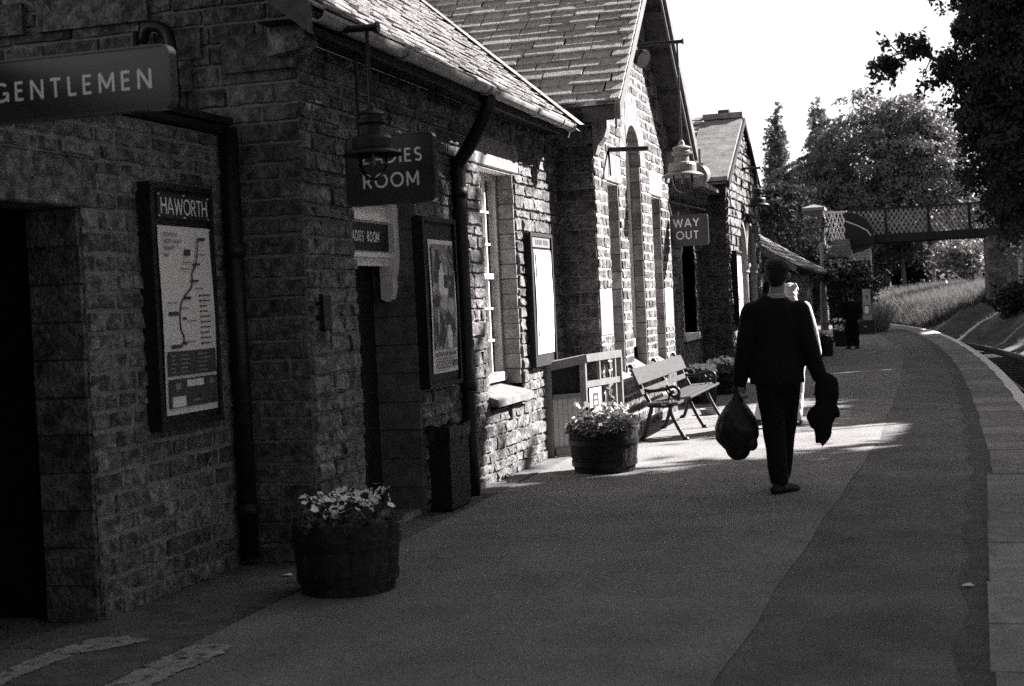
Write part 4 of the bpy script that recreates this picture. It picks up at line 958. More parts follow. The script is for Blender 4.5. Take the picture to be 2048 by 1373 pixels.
# ---------------------------------------------------------------- timber ticket barrier, litter bin, bench
t = thing('ticket_barrier', (-3.4, 13.8, 0), 'waist high timber barrier with a boarded panel in the corner by the wing', 'barrier')
A, B_, C_ = Vector((-3.59, 13.50, 0)), Vector((-3.29, 13.74, 0)), Vector((-3.11, 14.62, 0)); Z = Vector((0, 0, 1))
for i, (p, hh) in enumerate(((A, .90), (B_, .93), (C_, .93))):
    b = MB(); b.obox(p, p + Z * hh, .06, .06, upv=(0, 1, 0)); b.build('post', 'rail_paint', t)
for (p, q, z0, z1, hh) in ((A, B_, .90, .96, .085), (B_, C_, .96, .965, .075), (A, B_, .60, .60, .05), (A, B_, .06, .06, .08), (B_, C_, .70, .70, .06), (B_, C_, .10, .10, .06)):
    dd = (q - p).normalized() * (.04 if hh < .07 or hh == .08 else -.03); b = MB(); b.obox(p + Z * z0 + dd, q + Z * z1 - dd, .045 if hh < .08 else .075, hh); b.build('rail', 'rail_paint', t)
b = MB(); n = 6; dv = (B_ - A); nn = Vector((dv.y, -dv.x, 0)).normalized()
for i in range(n):
    p, q = A + dv * (.08 + .84 * i / n + .012), A + dv * (.08 + .84 * (i + 1) / n); b.obox(p + Z * .345, q + Z * .345, .018, .52)
b.build('boarded_panel', 'cream_paint', t)
b = MB(); b.obox(A + dv * .1 + Z * .76 - nn * .03, B_ - dv * .1 + Z * .76 - nn * .03, .01, .28); b.build('dark_panel', 'black_wood', t)  # black sheet in the open gap; the dark behind it done as colour
dv2 = (C_ - B_)
for k in (.42, .86):
    b = MB(); b.obox(B_ + dv2 * k + Z * .12, B_ + dv2 * k + Z * .94, .03, .05, upv=(0, 1, 0)); b.build('baluster', 'rail_paint', t)
n2 = Vector((dv2.y, -dv2.x, 0)).normalized(); e2 = dv2.normalized()
P = lambda k, z, o: B_ + dv2 * k + n2 * o + Z * z
b = MB(); b.add([P(.05, .42, .04), P(.34, .42, .04), P(.34, .66, .04), P(.05, .66, .04)], [(0, 1, 2, 3)]); nt_ = b.build('notice', 'poster_white', t)
b = MB()
for (k0, k1, za, zb) in ((.13, .16, .47, .61), (.25, .28, .47, .61), (.16, .25, .58, .61), (.16, .25, .53, .55), (.16, .25, .47, .49)): b.add([P(k0, za, .044), P(k1, za, .044), P(k1, zb, .044), P(k0, zb, .044)], [(0, 1, 2, 3)])
b.build('notice_symbol', 'poster_ink', nt_)
b = MB(); b.tube([P(.52, .64, .03), P(.62, .60, .05), P(.58, .55, .05), P(.70, .52, .04)], .012, 6); b.tube([P(.60, .66, .03), P(.56, .56, .05)], .010, 6); b.build('latch', 'lamp_pale', t)

t = thing('litter_bin', (-3.5, 10.4, 0), 'black wall side litter bin with a rumpled liner under the photographic poster', 'litter bin')
b = MB(); b.box(-3.625, -3.44, 10.0, 10.46, 0.01, .62, bev=.02)
b.build('bin_body', 'black_wood', t)
b = MB(); r = random.Random(6); ring = []
cor = [(-3.635, 9.98), (-3.43, 9.98), (-3.425, 10.48), (-3.635, 10.48)]; k = 0; loop = []
for i in range(4):
    p, q = Vector((*cor[i], 0)), Vector((*cor[(i + 1) % 4], 0)); m_ = 5 if i % 2 == 0 else 14
    loop += [p + (q - p) * j / m_ for j in range(m_)]
lo = [p + Vector((r.uniform(-.01, .01), r.uniform(-.01, .01), .55 + r.uniform(-.03, .02))) for p in loop]; hi = [p + Vector((0, 0, .645 + r.uniform(-.015, .02))) for p in loop]
ins = [Vector((-3.53, 10.23, 0)) + (p - Vector((-3.53, 10.23, 0))) * .86 + Vector((0, 0, .60)) for p in loop]; n = len(loop)
b.add(lo + hi + ins, [(i, (i + 1) % n, n + (i + 1) % n, n + i) for i in range(n)] + [(n + i, n + (i + 1) % n, 2 * n + (i + 1) % n, 2 * n + i) for i in range(n)] + [tuple(range(2 * n, 3 * n))])
b.build('liner', 'plastic_black', t)

t = thing('platform_bench', (-2.75, 16.3, 0), 'wooden slatted bench with scrolled black iron ends against the gable wall', 'bench')
for yy in (15.0, 16.35, 17.70):
    b = MB(); V = lambda l: [(x, yy, z) for x, z in l]
    b.tube(bez(V([(-2.985, .0), (-2.95, .06), (-2.90, .22), (-2.86, .36), (-2.89, .44), (-2.95, .56), (-3.02, .72), (-3.055, .80), (-3.09, .81)]), 4), .021, 8)
    b.tube(bez(V([(-2.50, .0), (-2.53, .05), (-2.60, .18), (-2.66, .33), (-2.62, .39)]), 4), .021, 8)
    for (x, z) in ((-2.985, .012), (-2.50, .012)): b.lathe((x, yy, 0), [(.04, 0), (.04, .012), (.022, .04)], 10)
    b.tube(V([(-2.90, .375), (-2.72, .365), (-2.54, .395)]), .016, 8)
    if yy != 16.35:
        b.tube(bez(V([(-2.955, .555), (-2.86, .535), (-2.72, .55), (-2.62, .575), (-2.565, .55), (-2.555, .50), (-2.59, .465), (-2.63, .48), (-2.635, .515), (-2.605, .525)]), 4), .018, 8)
        b.tube(bez(V([(-2.555, .50), (-2.56, .44), (-2.575, .40)]), 3), .016, 8); b.tube(bez(V([(-2.70, .55), (-2.66, .49), (-2.67, .43), (-2.62, .40)]), 3), .012, 8)
    b.build('iron_frame', 'black_iron', t, smooth=True)
def slat(name, x, z, wd, th, ang, y0=14.80, y1=17.92):
    b = MB(); c = Vector((x, 0, z)); u = Vector((math.cos(ang), 0, math.sin(ang))); b.obox(c + Vector((0, y0, 0)), c + Vector((0, y1, 0)), wd, th, upv=(-math.sin(ang), 0, math.cos(ang))); return b.build(name, 'bench_wood', t, bevel=.004)
for i in range(4): slat('seat_slat', -2.575 - i * .088, .418 - .004 * i - (.0 if i else .008), .078, .026, math.radians(3))
slat('backrest', -2.99, .70, .185, .028, math.radians(112)); slat('back_slat', -2.935, .535, .062, .026, math.radians(112))
t = thing('plant_dish', (-2.70, 17.9, 0), 'shallow round plant dish on the platform behind the bench legs', 'dish'); b = MB(); b.lathe((-2.70, 18.1, 0), [(.10, 0), (.13, .07), (.135, .08), (.12, .08), (.09, .02)], 20, cap1=True); b.build('bowl', 'rail_paint', t)
for (x, y, lb) in ((-3.66, 7.6, 'pale fallen leaf on the paving left of the nearest tub'), (.15, 7.5, 'pale scrap of paper on the asphalt near the platform edge slabs')):
    b = MB(); b.add([(x - .03, y - .015, .014), (x, y - .035, .020), (x + .035, y, .013), (x + .01, y + .025, .022), (x - .02, y + .015, .016)], [(0, 1, 3, 4), (1, 2, 3)]); tag(b.build('fallen_leaf' if x < -1 else 'paper_scrap', 'poster_paper'), lb, 'leaf' if x < -1 else 'paper')

# ---------------------------------------------------------------- people
def remesh(mb, name, m, parent, vox, smooth=6, disp=0.):
    """fuse overlapping lofts into one continuous surface"""
    o = mb.build(name, m, parent)
    rm = o.modifiers.new('r', 'REMESH'); rm.mode = 'VOXEL'; rm.voxel_size = vox
    if smooth: sm = o.modifiers.new('s', 'SMOOTH'); sm.iterations = smooth; sm.factor = .5
    dg = bpy.context.evaluated_depsgraph_get(); dg.update(); me = bpy.data.meshes.new_from_object(o.evaluated_get(dg)); o.modifiers.clear(); old = o.data; o.data = me; me.name = name
    bpy.data.meshes.remove(old)
    if not me.materials: me.materials.append(MATS[m])
    if disp:
        v = np.empty(len(me.vertices) * 3, np.float32); me.vertices.foreach_get('co', v); v = v.reshape(-1, 3); nn = np.empty(len(me.vertices) * 3, np.float32); me.vertices.foreach_get('normal', nn); nn = nn.reshape(-1, 3)
        g = sum(np.sin(v @ nrng.normal(size=3) * fq + nrng.uniform(0, 6)) for fq in (9, 14, 21, 33, 48)) / 5; v += nn * (g * disp)[:, None]; me.vertices.foreach_set('co', v.ravel()); me.update()
    me.polygons.foreach_set('use_smooth', [True] * len(me.polygons)); return o
def limb(mb, pts, rad, n=14, sub=5, ref=(1, 0, 0), dome=True):
    P = bez(pts, sub); R_ = lerp_list([r if isinstance(r, tuple) else (r, r) for r in rad], sub); mb.tube(P, R_, n, ref=ref); 
    for p, r in ((P[0], R_[0]), (P[-1], R_[-1])) if dome else (): ball(mb, p, r[0] * .96, r[1] * .96, min(r) * .96)
def ball(mb, c, rx, ry, rz, n=14):
    mb.lathe(c, [(math.sin(math.pi * i / 10) + (1e-4 if i in (0, 10) else 0), -math.cos(math.pi * i / 10)) for i in range(11)], n)
    k = 11 * n; 
    for i in range(len(mb.v) - k, len(mb.v)): x, y, z = mb.v[i]; mb.v[i] = (c[0] + (x - c[0]) * rx, c[1] + (y - c[1]) * ry, c[2] + (z - c[2]) * rz)
def hand(mb, wrist, down, fwd, side, s=1., curl=.8):
    """palm, four bent fingers, thumb; down: along the hand, fwd: knuckle row direction, side: out of the palm (towards curl)"""
    w_, d_, f_, s_ = Vector(wrist), Vector(down).normalized(), Vector(fwd).normalized(), Vector(side).normalized()
    limb(mb, [w_, w_ + d_ * .045 * s, w_ + d_ * .09 * s], [(.024 * s, .03 * s), (.018 * s, .040 * s), (.014 * s, .040 * s)], 12, 3, ref=s_)
    for i, (o, L) in enumerate(((.030, .068), (.010, .076), (-.011, .072), (-.030, .056))):
        a = w_ + d_ * .085 * s + f_ * o * s; p = [a]; di = Vector(d_)
        for k in range(3):
            an = curl * (.5 + .35 * k); di = (d_ * math.cos(an * (k + 1) * .62) + s_ * math.sin(an * (k + 1) * .62)).normalized(); p.append(p[-1] + di * L * s / 2.4)
        limb(mb, p, [.0095 * s, .009 * s, .0082 * s, .0072 * s], 8, 3, ref=f_)
    a = w_ + d_ * .03 * s + f_ * .028 * s; limb(mb, [a, a + f_ * .022 * s + d_ * .022 * s + s_ * .012 * s, a + f_ * .018 * s + d_ * .052 * s + s_ * .026 * s], [.013 * s, .0105 * s, .0085 * s], 8, 3, ref=d_)
def head(mb, c, s=1.):
    """face towards +Y; c is the middle of the skull at eye height"""
    x, y, z = c
    ball(mb, (x, y - .008 * s, z + .035 * s), .082 * s, .096 * s, .088 * s, 20); ball(mb, (x, y + .022 * s, z - .035 * s), .058 * s, .070 * s, .080 * s, 18)
    limb(mb, [(x, y + .085 * s, z + .012 * s), (x, y + .108 * s, z - .03 * s), (x, y + .088 * s, z - .04 * s)], [.010 * s, .015 * s, .012 * s], 8, 3)
    ball(mb, (x, y + .070 * s, z - .085 * s), .026 * s, .020 * s, .018 * s); ball(mb, (x, y + .086 * s, z - .062 * s), .024 * s, .010 * s, .008 * s); ball(mb, (x, y + .086 * s, z - .073 * s), .021 * s, .010 * s, .008 * s)
    for q in (-1, 1):
        ball(mb, (x + q * .031 * s, y + .080 * s, z + .002 * s), .015 * s, .010 * s, .010 * s); ball(mb, (x + q * .032 * s, y + .083 * s, z + .022 * s), .022 * s, .010 * s, .008 * s)
        limb(mb, [(x + q * .078 * s, y - .002 * s, z + .022 * s), (x + q * .095 * s, y - .014 * s, z + .018 * s), (x + q * .090 * s, y - .008 * s, z - .018 * s), (x + q * .072 * s, y + .004 * s, z - .030 * s)], [.010 * s, .013 * s, .011 * s, .007 * s], 8, 3)
def figure(label, base, hx, sh, hem, arms, legs, feet, voxel, mats, headc, hs=1., hair=None, collar=False, jacket=None, hands=None, sleeve=(.078, .062, .052), cuff=.0):
    """arms/legs: joint chains in world coordinates. One fused body; clothes are its parts."""
    t = thing('person', base, label, 'person')
    b = MB(); hx0 = Vector(headc)
    head(b, hx0, hs); nk = jacket[-1][0]
    limb(b, [Vector(nk) + Vector((0, -.01, -.10)), Vector(nk) + Vector((0, -.005, .0)), hx0 + Vector((0, -.02, -.07)) * hs], [.062 * hs, .056 * hs, .054 * hs], 14)
    limb(b, [q[0] for q in jacket], [(q[1] * .82, q[2] * .82) for q in jacket], 18, 3, dome=False)
    for a in arms: limb(b, a, [.050, .040, .028][:len(a)] if len(a) == 3 else [.05, .045, .036, .028])
    for a in legs: limb(b, a, [.075, .055, .038])
    for a, hd in zip(arms, hands or []): hand(b, a[-1], *hd)
    remesh(b, 'body', mats['skin'], t, voxel * .75, 3)
    b = MB(); limb(b, [q[0] for q in jacket], [(q[1], q[2]) for q in jacket], 24, 4, dome=False)
    for a in arms: limb(b, a[:-1] + [Vector(a[-1]) + (Vector(a[-2]) - Vector(a[-1])).normalized() * cuff], sleeve)
    remesh(b, 'jacket' if mats['top'] == 'suit' else 'top', mats['top'], t, voxel, 5, .006)
    b = MB(); pelvis = Vector(jacket[0][0])
    limb(b, [pelvis + Vector((0, 0, .10)), pelvis + Vector((0, 0, .02))], [(jacket[0][1] * .86, jacket[0][2] * .9), (jacket[0][1] * .82, jacket[0][2] * .85)], 18)
    for a in legs: limb(b, a, [(.104, .108), (.088, .092), (.072, .078)])
    remesh(b, 'trousers', mats['legs'], t, voxel, 4, .006)
    for (p, q) in feet:
        p, q = Vector(p), Vector(q); b = MB(); dv = (q - p); limb(b, [p - dv * .28 + Vector((0, 0, .035)), p + dv * .25 + Vector((0, 0, .038)), p + dv * .75 + Vector((0, 0, .028)), q + Vector((0, 0, .02))], [(.042, .042), (.052, .050), (.042, .056), (.026, .042)], 12, ref=(0, 0, 1)); b.tube([p + Vector((0, 0, .03)), p + Vector((0, 0, .14))], [.052, .054], 12)
        remesh(b, 'shoe', mats['shoe'], t, .010, 3)
    if collar:
        b = MB(); c = Vector(nk) + Vector((0, -.008, .012)); b.lathe(c, [(.062 * hs, -.03), (.064 * hs, -.004), (.061 * hs, .008), (.056 * hs, .008), (.058 * hs, -.03)], 20, cap0=False, cap1=False); b.build('shirt_collar', 'shirt', t, smooth=True)
    if hair: hair(t, hx0, hs)
    return t
def short_hair(t, c, s):
    b = MB(); x, y, z = c
    ball(b, (x, y - .014 * s, z + .056 * s), .090 * s, .105 * s, .086 * s, 24); ball(b, (x, y - .052 * s, z + .012 * s), .074 * s, .068 * s, .085 * s, 20); ball(b, (x, y - .054 * s, z - .032 * s), .058 * s, .044 * s, .050 * s, 16)
    remesh(b, 'hair', 'hair_dark', t, .007, 1, .010)
def fair_hair(t, c, s):
    b = MB(); x, y, z = c
    ball(b, (x, y - .012, z + .04), .092, .108, .10, 24); ball(b, (x, y - .05, z - .02), .088, .075, .10, 20)
    for i in range(22): a = rnd.uniform(0, 6.28); q = rnd.uniform(-.1, .11); ball(b, (x + .085 * math.cos(a), y - .02 + .09 * math.sin(a), z + q), .026, .026, .034, 8)
    remesh(b, 'hair', 'hair_fair', t, .009, 2, .008)
V_ = Vector
MX, MY = -1.11, 11.0
man = figure('man in a dark suit seen from behind walking away with a full bin bag', (MX, MY, 0), None, None, None,
    [[V_((MX - .175, MY - .01, 1.395)), V_((MX - .232, MY - .035, 1.13)), V_((MX - .292, MY + .0, .855))], [V_((MX + .185, MY - .01, 1.395)), V_((MX + .242, MY - .03, 1.14)), V_((MX + .315, MY + .02, .87))]],
    [[V_((MX - .072, MY, .86)), V_((MX - .040, MY - .02, .47)), V_((MX - .012, MY - .06, .10))], [V_((MX + .078, MY + .02, .86)), V_((MX + .024, MY + .17, .50)), V_((MX - .022, MY + .33, .13))]],
    [((MX - .012, MY - .07, .0), (MX + .10, MY + .10, .0)), ((MX - .03, MY + .32, .02), (MX - .02, MY + .54, .07))],
    .012, dict(skin='skin', top='suit', legs='trouser', shoe='leather'), (MX + .025, MY + .02, 1.652), 1.03, short_hair, True,
    jacket=[(V_((MX - .0, MY - .01, .84)), .208, .150), (V_((MX, MY - .01, .95)), .205, .145), (V_((MX, MY, 1.10)), .196, .132), (V_((MX, MY, 1.28)), .208, .135), (V_((MX, MY - .005, 1.39)), .210, .118), (V_((MX + .01, MY - .005, 1.465)), .140, .090), (V_((MX + .018, MY - .012, 1.508)), .080, .074)],
    hands=[((.02, .02, -1), (0, 1, 0), (1, 0, .1), 1.0, 1.1), ((.0, .05, -1), (0, 1, 0), (-1, 0, 0), 1.0, .9)], sleeve=[(.080, .082), (.072, .070), (.060, .060)], cuff=.015)
# what he carries
t = thing('bin_bag', (MX - .33, MY, .31), 'full black plastic bag held by the walking man in the dark suit', 'bag')
b = MB(); bx = MX - .325; limb(b, [(bx, MY, .345), (bx - .004, MY + .005, .42), (bx - .002, MY, .50), (bx + .002, MY, .58), (bx + .006, MY, .66), (bx + .008, MY, .72), (bx + .006, MY, .775), (bx + .004, MY, .80)], [(.10, .10), (.160, .145), (.172, .150), (.145, .125), (.095, .085), (.050, .045), (.024, .024), (.04, .035)], 26, 4)
for i in range(10): a = rnd.uniform(0, 6.28); ball(b, (bx + .115 * math.cos(a), MY + .10 * math.sin(a), rnd.uniform(.36, .56)), .055, .055, .06)
o = remesh(b, 'bag', 'plastic_black', t, .010, 3, .007)
b = MB()
for i in range(12):
    a = 6.28 * i / 12; b.tube(bez([(bx + .006, MY, .77), (bx + .05 * math.cos(a), MY + .045 * math.sin(a), .70), (bx + .105 * math.cos(a + .1), MY + .10 * math.sin(a + .1), .62), (bx + .155 * math.cos(a + .15), MY + .135 * math.sin(a + .15), .53)], 3), [.005, .008, .010, .012, .012, .012, .011, .009, .006, .003][:10], 6)
remesh(b, 'pleats', 'plastic_black', t, .006, 2)
t = thing('folded_coat', (MX + .33, MY, .36), 'dark coat with hanging tails draped from the walking man\'s hand', 'coat')
b = MB(); cx = MX + .345
limb(b, [(cx - .005, MY + .01, .875), (cx + .01, MY, .84), (cx + .02, MY, .76), (cx + .0, MY, .66), (cx - .025, MY, .57), (cx - .04, MY, .52)], [(.055, .05), (.088, .06), (.092, .065), (.078, .055), (.098, .06), (.088, .05)], 22, 4)
limb(b, [(cx - .01, MY - .01, .60), (cx - .02, MY - .01, .50), (cx - .04, MY - .01, .42), (cx - .075, MY - .01, .375)], [(.085, .035), (.075, .03), (.045, .022), (.008, .008)], 14, 4)
limb(b, [(cx + .01, MY + .015, .58), (cx + .0, MY + .01, .46), (cx - .02, MY + .01, .385), (cx - .032, MY + .01, .345)], [(.05, .03), (.042, .025), (.025, .018), (.006, .006)], 14, 4)
limb(b, [(cx + .05, MY, .66), (cx + .08, MY, .60), (cx + .10, MY, .575)], [(.05, .03), (.035, .025), (.008, .008)], 12, 4)
limb(b, [(cx - .07, MY, .63), (cx - .105, MY, .56), (cx - .10, MY, .515)], [(.04, .03), (.04, .028), (.01, .008)], 12, 4)
remesh(b, 'coat', 'suit', t, .009, 2, .012)
WX, WY_ = -1.485, 16.3
figure('fair haired person in a pale top mostly hidden in front of the suited man', (WX, WY_, 0), None, None, None,
    [[V_((WX - .18, WY_, 1.35)), V_((WX - .24, WY_ + .05, 1.08)), V_((WX - .22, WY_ + .1, .86))], [V_((WX + .185, WY_, 1.35)), V_((WX + .265, WY_ - .02, 1.08)), V_((WX + .31, WY_ + .02, .80))]],
    [[V_((WX - .13, WY_, .84)), V_((WX - .27, WY_ + .1, .46)), V_((WX - .40, WY_ + .22, .10))], [V_((WX + .07, WY_, .84)), V_((WX + .04, WY_ + .15, .46)), V_((WX + .02, WY_ + .1, .10))]],
    [((WX - .41, WY_ + .22, 0), (WX - .43, WY_ + .42, 0)), ((WX + .02, WY_ + .1, 0), (WX + .03, WY_ + .32, 0))],
    .016, dict(skin='skin', top='pale_cloth', legs='trouser_pale', shoe='leather'), (WX + .01, WY_ + .03, 1.49), .95, fair_hair, False,
    jacket=[(V_((WX - .03, WY_, .82)), .185, .13), (V_((WX, WY_, 1.0)), .16, .115), (V_((WX, WY_, 1.22)), .185, .12), (V_((WX, WY_, 1.33)), .19, .105), (V_((WX, WY_, 1.385)), .11, .08), (V_((WX, WY_, 1.42)), .055, .055)],
    hands=[((0, .1, -1), (0, 1, 0), (1, 0, 0), .9, .6), ((0, .1, -1), (0, 1, 0), (-1, 0, 0), .9, .6)], sleeve=[(.062, .062), (.05, .05), (.042, .042)], cuff=.02)
GX, GY = -1.80, 36.6
figure('person in dark clothes standing among the planters on the far platform', (GX, GY, 0), None, None, None,
    [[V_((GX - .17, GY, 1.14)), V_((GX - .24, GY - .05, .9)), V_((GX - .16, GY - .2, .76))], [V_((GX + .17, GY, 1.14)), V_((GX + .24, GY - .05, .9)), V_((GX + .18, GY - .2, .74))]],
    [[V_((GX - .08, GY, .7)), V_((GX - .09, GY + .02, .38)), V_((GX - .09, GY, .08))], [V_((GX + .08, GY, .7)), V_((GX + .09, GY + .02, .38)), V_((GX + .1, GY, .08))]],
    [((GX - .09, GY, 0), (GX - .12, GY - .18, 0)), ((GX + .1, GY, 0), (GX + .13, GY - .18, 0))],
    .02, dict(skin='skin', top='suit', legs='trouser', shoe='leather'), (GX, GY - .02, 1.33), .86, short_hair, False,
    jacket=[(V_((GX, GY, .68)), .19, .14), (V_((GX, GY, .9)), .17, .12), (V_((GX, GY, 1.08)), .20, .125), (V_((GX, GY, 1.16)), .18, .10), (V_((GX, GY, 1.21)), .06, .06)],
    hands=[((0, -.6, -1), (1, 0, 0), (0, 1, 0), .85, .7), ((0, -.6, -1), (1, 0, 0), (0, 1, 0), .85, .7)], sleeve=[(.065, .065), (.055, .055), (.048, .048)])

# ---------------------------------------------------------------- far platform furniture
t = thing('lamp_post', (-2.49, 37, 0), 'pale fluted lamp post with a shaded lantern and flower basket on the far platform', 'lamp post')
b = MB(); b.lathe((-2.49, 37, 0), [(.15, 0), (.15, .25), (.11, .3), (.10, .62), (.13, .64), (.13, .68), (.095, .72), (.08, 1.5), (.075, 1.62), (.05, 1.7), (.045, 2.62), (.06, 2.64), (.03, 2.7)], 14); b.build('post', 'pole_wood', t)
b = MB(); b.lathe((-2.42, 37, 3.08), [(.21, 0), (.215, .01), (.10, .06), (.085, .075), (.085, .14), (.06, .15), (.055, .22), (.07, .23), (.05, .27), (.01, .30)], 20); b.tube([(-2.49, 37, 2.65), (-2.49, 37, 3.0), (-2.42, 37, 3.1)], .02, 6); b.build('lantern', 'lamp_enamel', t)
b = MB(); b.lathe((-2.42, 37, 3.08), [(.09, .0), (.09, -.1), (.05, -.18), (0, -.19)], 14, cap1=False); b.build('globe', 'lamp_glass', t)
t = thing('hanging_basket', (-2.38, 36.9, 1.7), 'round basket of trailing white flowers hung on the far lamp post', 'flower basket'); ng = np.random.default_rng(77)
b = MB(); b.lathe((-2.38, 36.9, 1.72), [(.05, 0), (.16, .06), (.21, .16)], 16); b.tube([(-2.38, 36.9, 2.15), (-2.49, 36.98, 2.2)], .012, 6); [b.tube([(-2.38 + .2 * math.cos(a), 36.9 + .2 * math.sin(a), 1.88), (-2.38, 36.9, 2.15)], .006, 4) for a in (0, 2.1, 4.2)]; b.build('basket', 'crate_wood', t)
p = ng.normal(size=(420, 3)); p /= np.linalg.norm(p, axis=1)[:, None]; p = p * (ng.uniform(.3, 1, (420, 1)) ** .4) * [.29, .26, .2] + [-2.38, 36.9, 1.87]; v, f = leaf_cloud(420, p, .045, .55, ng); fast_mesh('foliage', v, f, 'leaf_tub', t)
wf = MB(); flowers(wf, [tuple(q) for q in p[:46]], .04, 0, random.Random(3)); wf.build('blossoms', 'petal_white', t, fixn=False)
t = thing('horn_loudspeaker', (-2.74, 36.9, 2.0), 'round dark horn loudspeaker on the far lamp post', 'loudspeaker')
b = MB(); b.tube([(-2.72, 37.2, 2.03), (-2.73, 37.05, 2.02), (-2.74, 36.9, 2.01), (-2.74, 36.86, 2.01)], [.05, .09, .15, .17], 18); b.build('horn', 'rail_steel', t, smooth=True)
b = MB(); b.tube([(-2.73, 37.05, 2.02), (-2.54, 37.0, 2.0)], .02, 6); b.build('arm', 'black_iron', t)
t = thing('notice_stand', (-1.85, 47.6, 0), 'pale upright notice board behind the dark crate at the platform end', 'notice board')
b = MB(); b.box(-1.98, -1.72, 47.9, 47.95, .3, 1.45, bev=.01); b.build('panel', 'pole_wood', t)
b = MB(); b.box(-1.95, -1.77, 47.885, 47.899, .62, .92); b.build('frame', 'poster_ink', t); b = MB(); b.box(-1.925, -1.795, 47.875, 47.884, .65, .89); b.build('notice', 'poster_paper', t)
b = MB(); b.tube([(-1.87, 47.895, 1.24), (-1.84, 47.895, 1.26), (-1.83, 47.895, 1.2), (-1.85, 47.895, 1.14)], .02, 6); b.build('marking', 'poster_ink', t)
b = MB(); b.box(-1.96, -1.92, 47.9, 47.95, 0, .3); b.build('leg', 'pole_wood', t); b = MB(); b.box(-1.78, -1.74, 47.9, 47.95, 0, .3); b.build('leg', 'pole_wood', t)
t = thing('wooden_crate', (-1.85, 47, 0), 'dark slatted wooden crate standing at the far end of the platform', 'crate')
b = MB(); b.box(-2.13, -1.60, 46.75, 47.4, .03, .46)
for k in range(4): b.box(-2.14, -1.59, 46.735, 46.749, .04 + k * .11, .12 + k * .11)
for x in (-2.14, -1.63): b.box(x, x + .05, 46.715, 46.734, .0, .48)
b.build('crate_body', 'crate_wood', t)
b = MB(); b.box(-1.92, -1.82, 46.70, 46.714, .24, .28); b.build('handle', 'pole_wood', t)

# ---------------------------------------------------------------- footbridge
FB = thing('footbridge', (-.5, 65, 0), 'dark iron lattice footbridge on stone piers crossing the line', 'footbridge')
FY, FX0, FX1 = 65, -3.25, 3.3; ZB, ZT = 3.78, 4.92; bt = lambda x: -.035 * (x + 3.25) * 0
b = MB(); b.box(FX0, FX1 + .6, FY - .06, FY + .05, 3.44, 3.80); b.box(FX0, FX1 + .6, FY + 1.8, FY + 1.9, 3.44, 3.80); b.box(FX0, FX1 + .6, FY, FY + 1.85, 3.62, 3.72); b.build('deck_girder', 'bridge_paint', FB)
for yy, lm in ((FY, 'sunlit_lattice'), (FY + 1.85, 'bridge_paint')):
    b = MB(); b.box(FX0, FX1 + .6, yy - .05, yy + .05, ZT - .04, ZT + .04); b.build('top_rail', 'bridge_paint', FB)
    b = MB(); h = ZT - ZB - .06; x = FX0 - h
    while x < FX1 + .4:
        for (a, c, o) in ((x, x + h * .62, -.014), (x + h * .62, x, .014)):
            pa, pb = max(FX0, min(a, FX1 + .5)), max(FX0, min(c, FX1 + .5)); 
            za, zb = ZB + (pa - a) / (c - a) * h, ZB + (pb - a) / (c - a) * h
            if abs(pa - pb) > .05: b.obox((pa, yy + o, za), (pb, yy + o, zb), .045, .012, upv=(0, 1, 0))
        x += .20
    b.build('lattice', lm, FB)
for x in (-1.55, .25, 1.95, 3.2):
    b = MB(); b.box(x - .06, x + .06, FY - .10, FY + .06, 3.46, ZT - .03); b.prism([(x - .07, 3.46), (x + .22, 3.46), (x + .06, 4.1), (x - .05, 4.6)], 1, FY - .12, FY - .102); b.build('post', 'bridge_paint', FB)
b = MB(); pl = [(-3.3, 4.92)] + [(-3.3 + 1.25 * math.sin(a), 3.55 + 1.3 * math.cos(a)) for a in [math.pi / 2 * i / 10 for i in range(11)]] + [(-2.05, 3.4), (-3.3, 3.4)]; b.prism(pl, 1, FY - .50, FY - .46); b.build('wing_plate', 'bridge_paint', FB)
b = MB(); b.tube([(-3.26, FY - .53, 4.45), (-2.75, FY - .53, 4.22), (-2.35, FY - .53, 3.98), (-2.2, FY - .53, 3.75)], .022, 6); b.build('handrail', 'letter_white', FB)
def sp_pier(z): return [(-5.06, -4.22)]
b = MB(); wall(b, (0, FY - .5, 0), (1, 0, 0), (0, -1, 0), sp_pier, 0, 5.0, (.25, .3), (.3, .6), .03, 201, cell=.2); wall(b, (-4.22, FY - .5, 0), (0, 1, 0), (1, 0, 0), lambda z: [(0, 1.)], 0, 5.0, (.25, .3), (.3, .6), .03, 202, cell=.2); pr = b.build('stone_pier', ['stone', 'mortar'], FB)
b = MB(); b.box(-5.14, -4.14, FY - .6, FY + .6, 5.0, 5.14); b.add([(-5.14, FY - .6, 5.14), (-4.14, FY - .6, 5.14), (-4.14, FY + .6, 5.14), (-5.14, FY + .6, 5.14), (-4.64, FY, 5.30)], [(0, 1, 4), (1, 2, 4), (2, 3, 4), (3, 0, 4)]); b.build('cap', 'ashlar', pr)
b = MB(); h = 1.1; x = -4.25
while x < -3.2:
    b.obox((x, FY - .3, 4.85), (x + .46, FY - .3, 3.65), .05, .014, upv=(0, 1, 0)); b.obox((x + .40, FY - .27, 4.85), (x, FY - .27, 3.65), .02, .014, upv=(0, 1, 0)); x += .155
b.box(-4.25, -3.2, FY - .34, FY - .24, 4.84, 4.92); b.build('stair_lattice', 'white_paint', FB)  # white given to these bars stands for sun falling on them
b = MB()
for i in range(9): 
    b.box(-4.05 + i * .04, -2.95 + i * .01 - i * .03, FY - 1.9 + i * .15, FY - 1.74 + i * .15, 2.86 + i * .09, 2.93 + i * .09)
b.box(-4.1, -4.0, FY - 2.1, FY - .4, 2.6, 3.4); b.build('stair_treads', 'ashlar', FB)
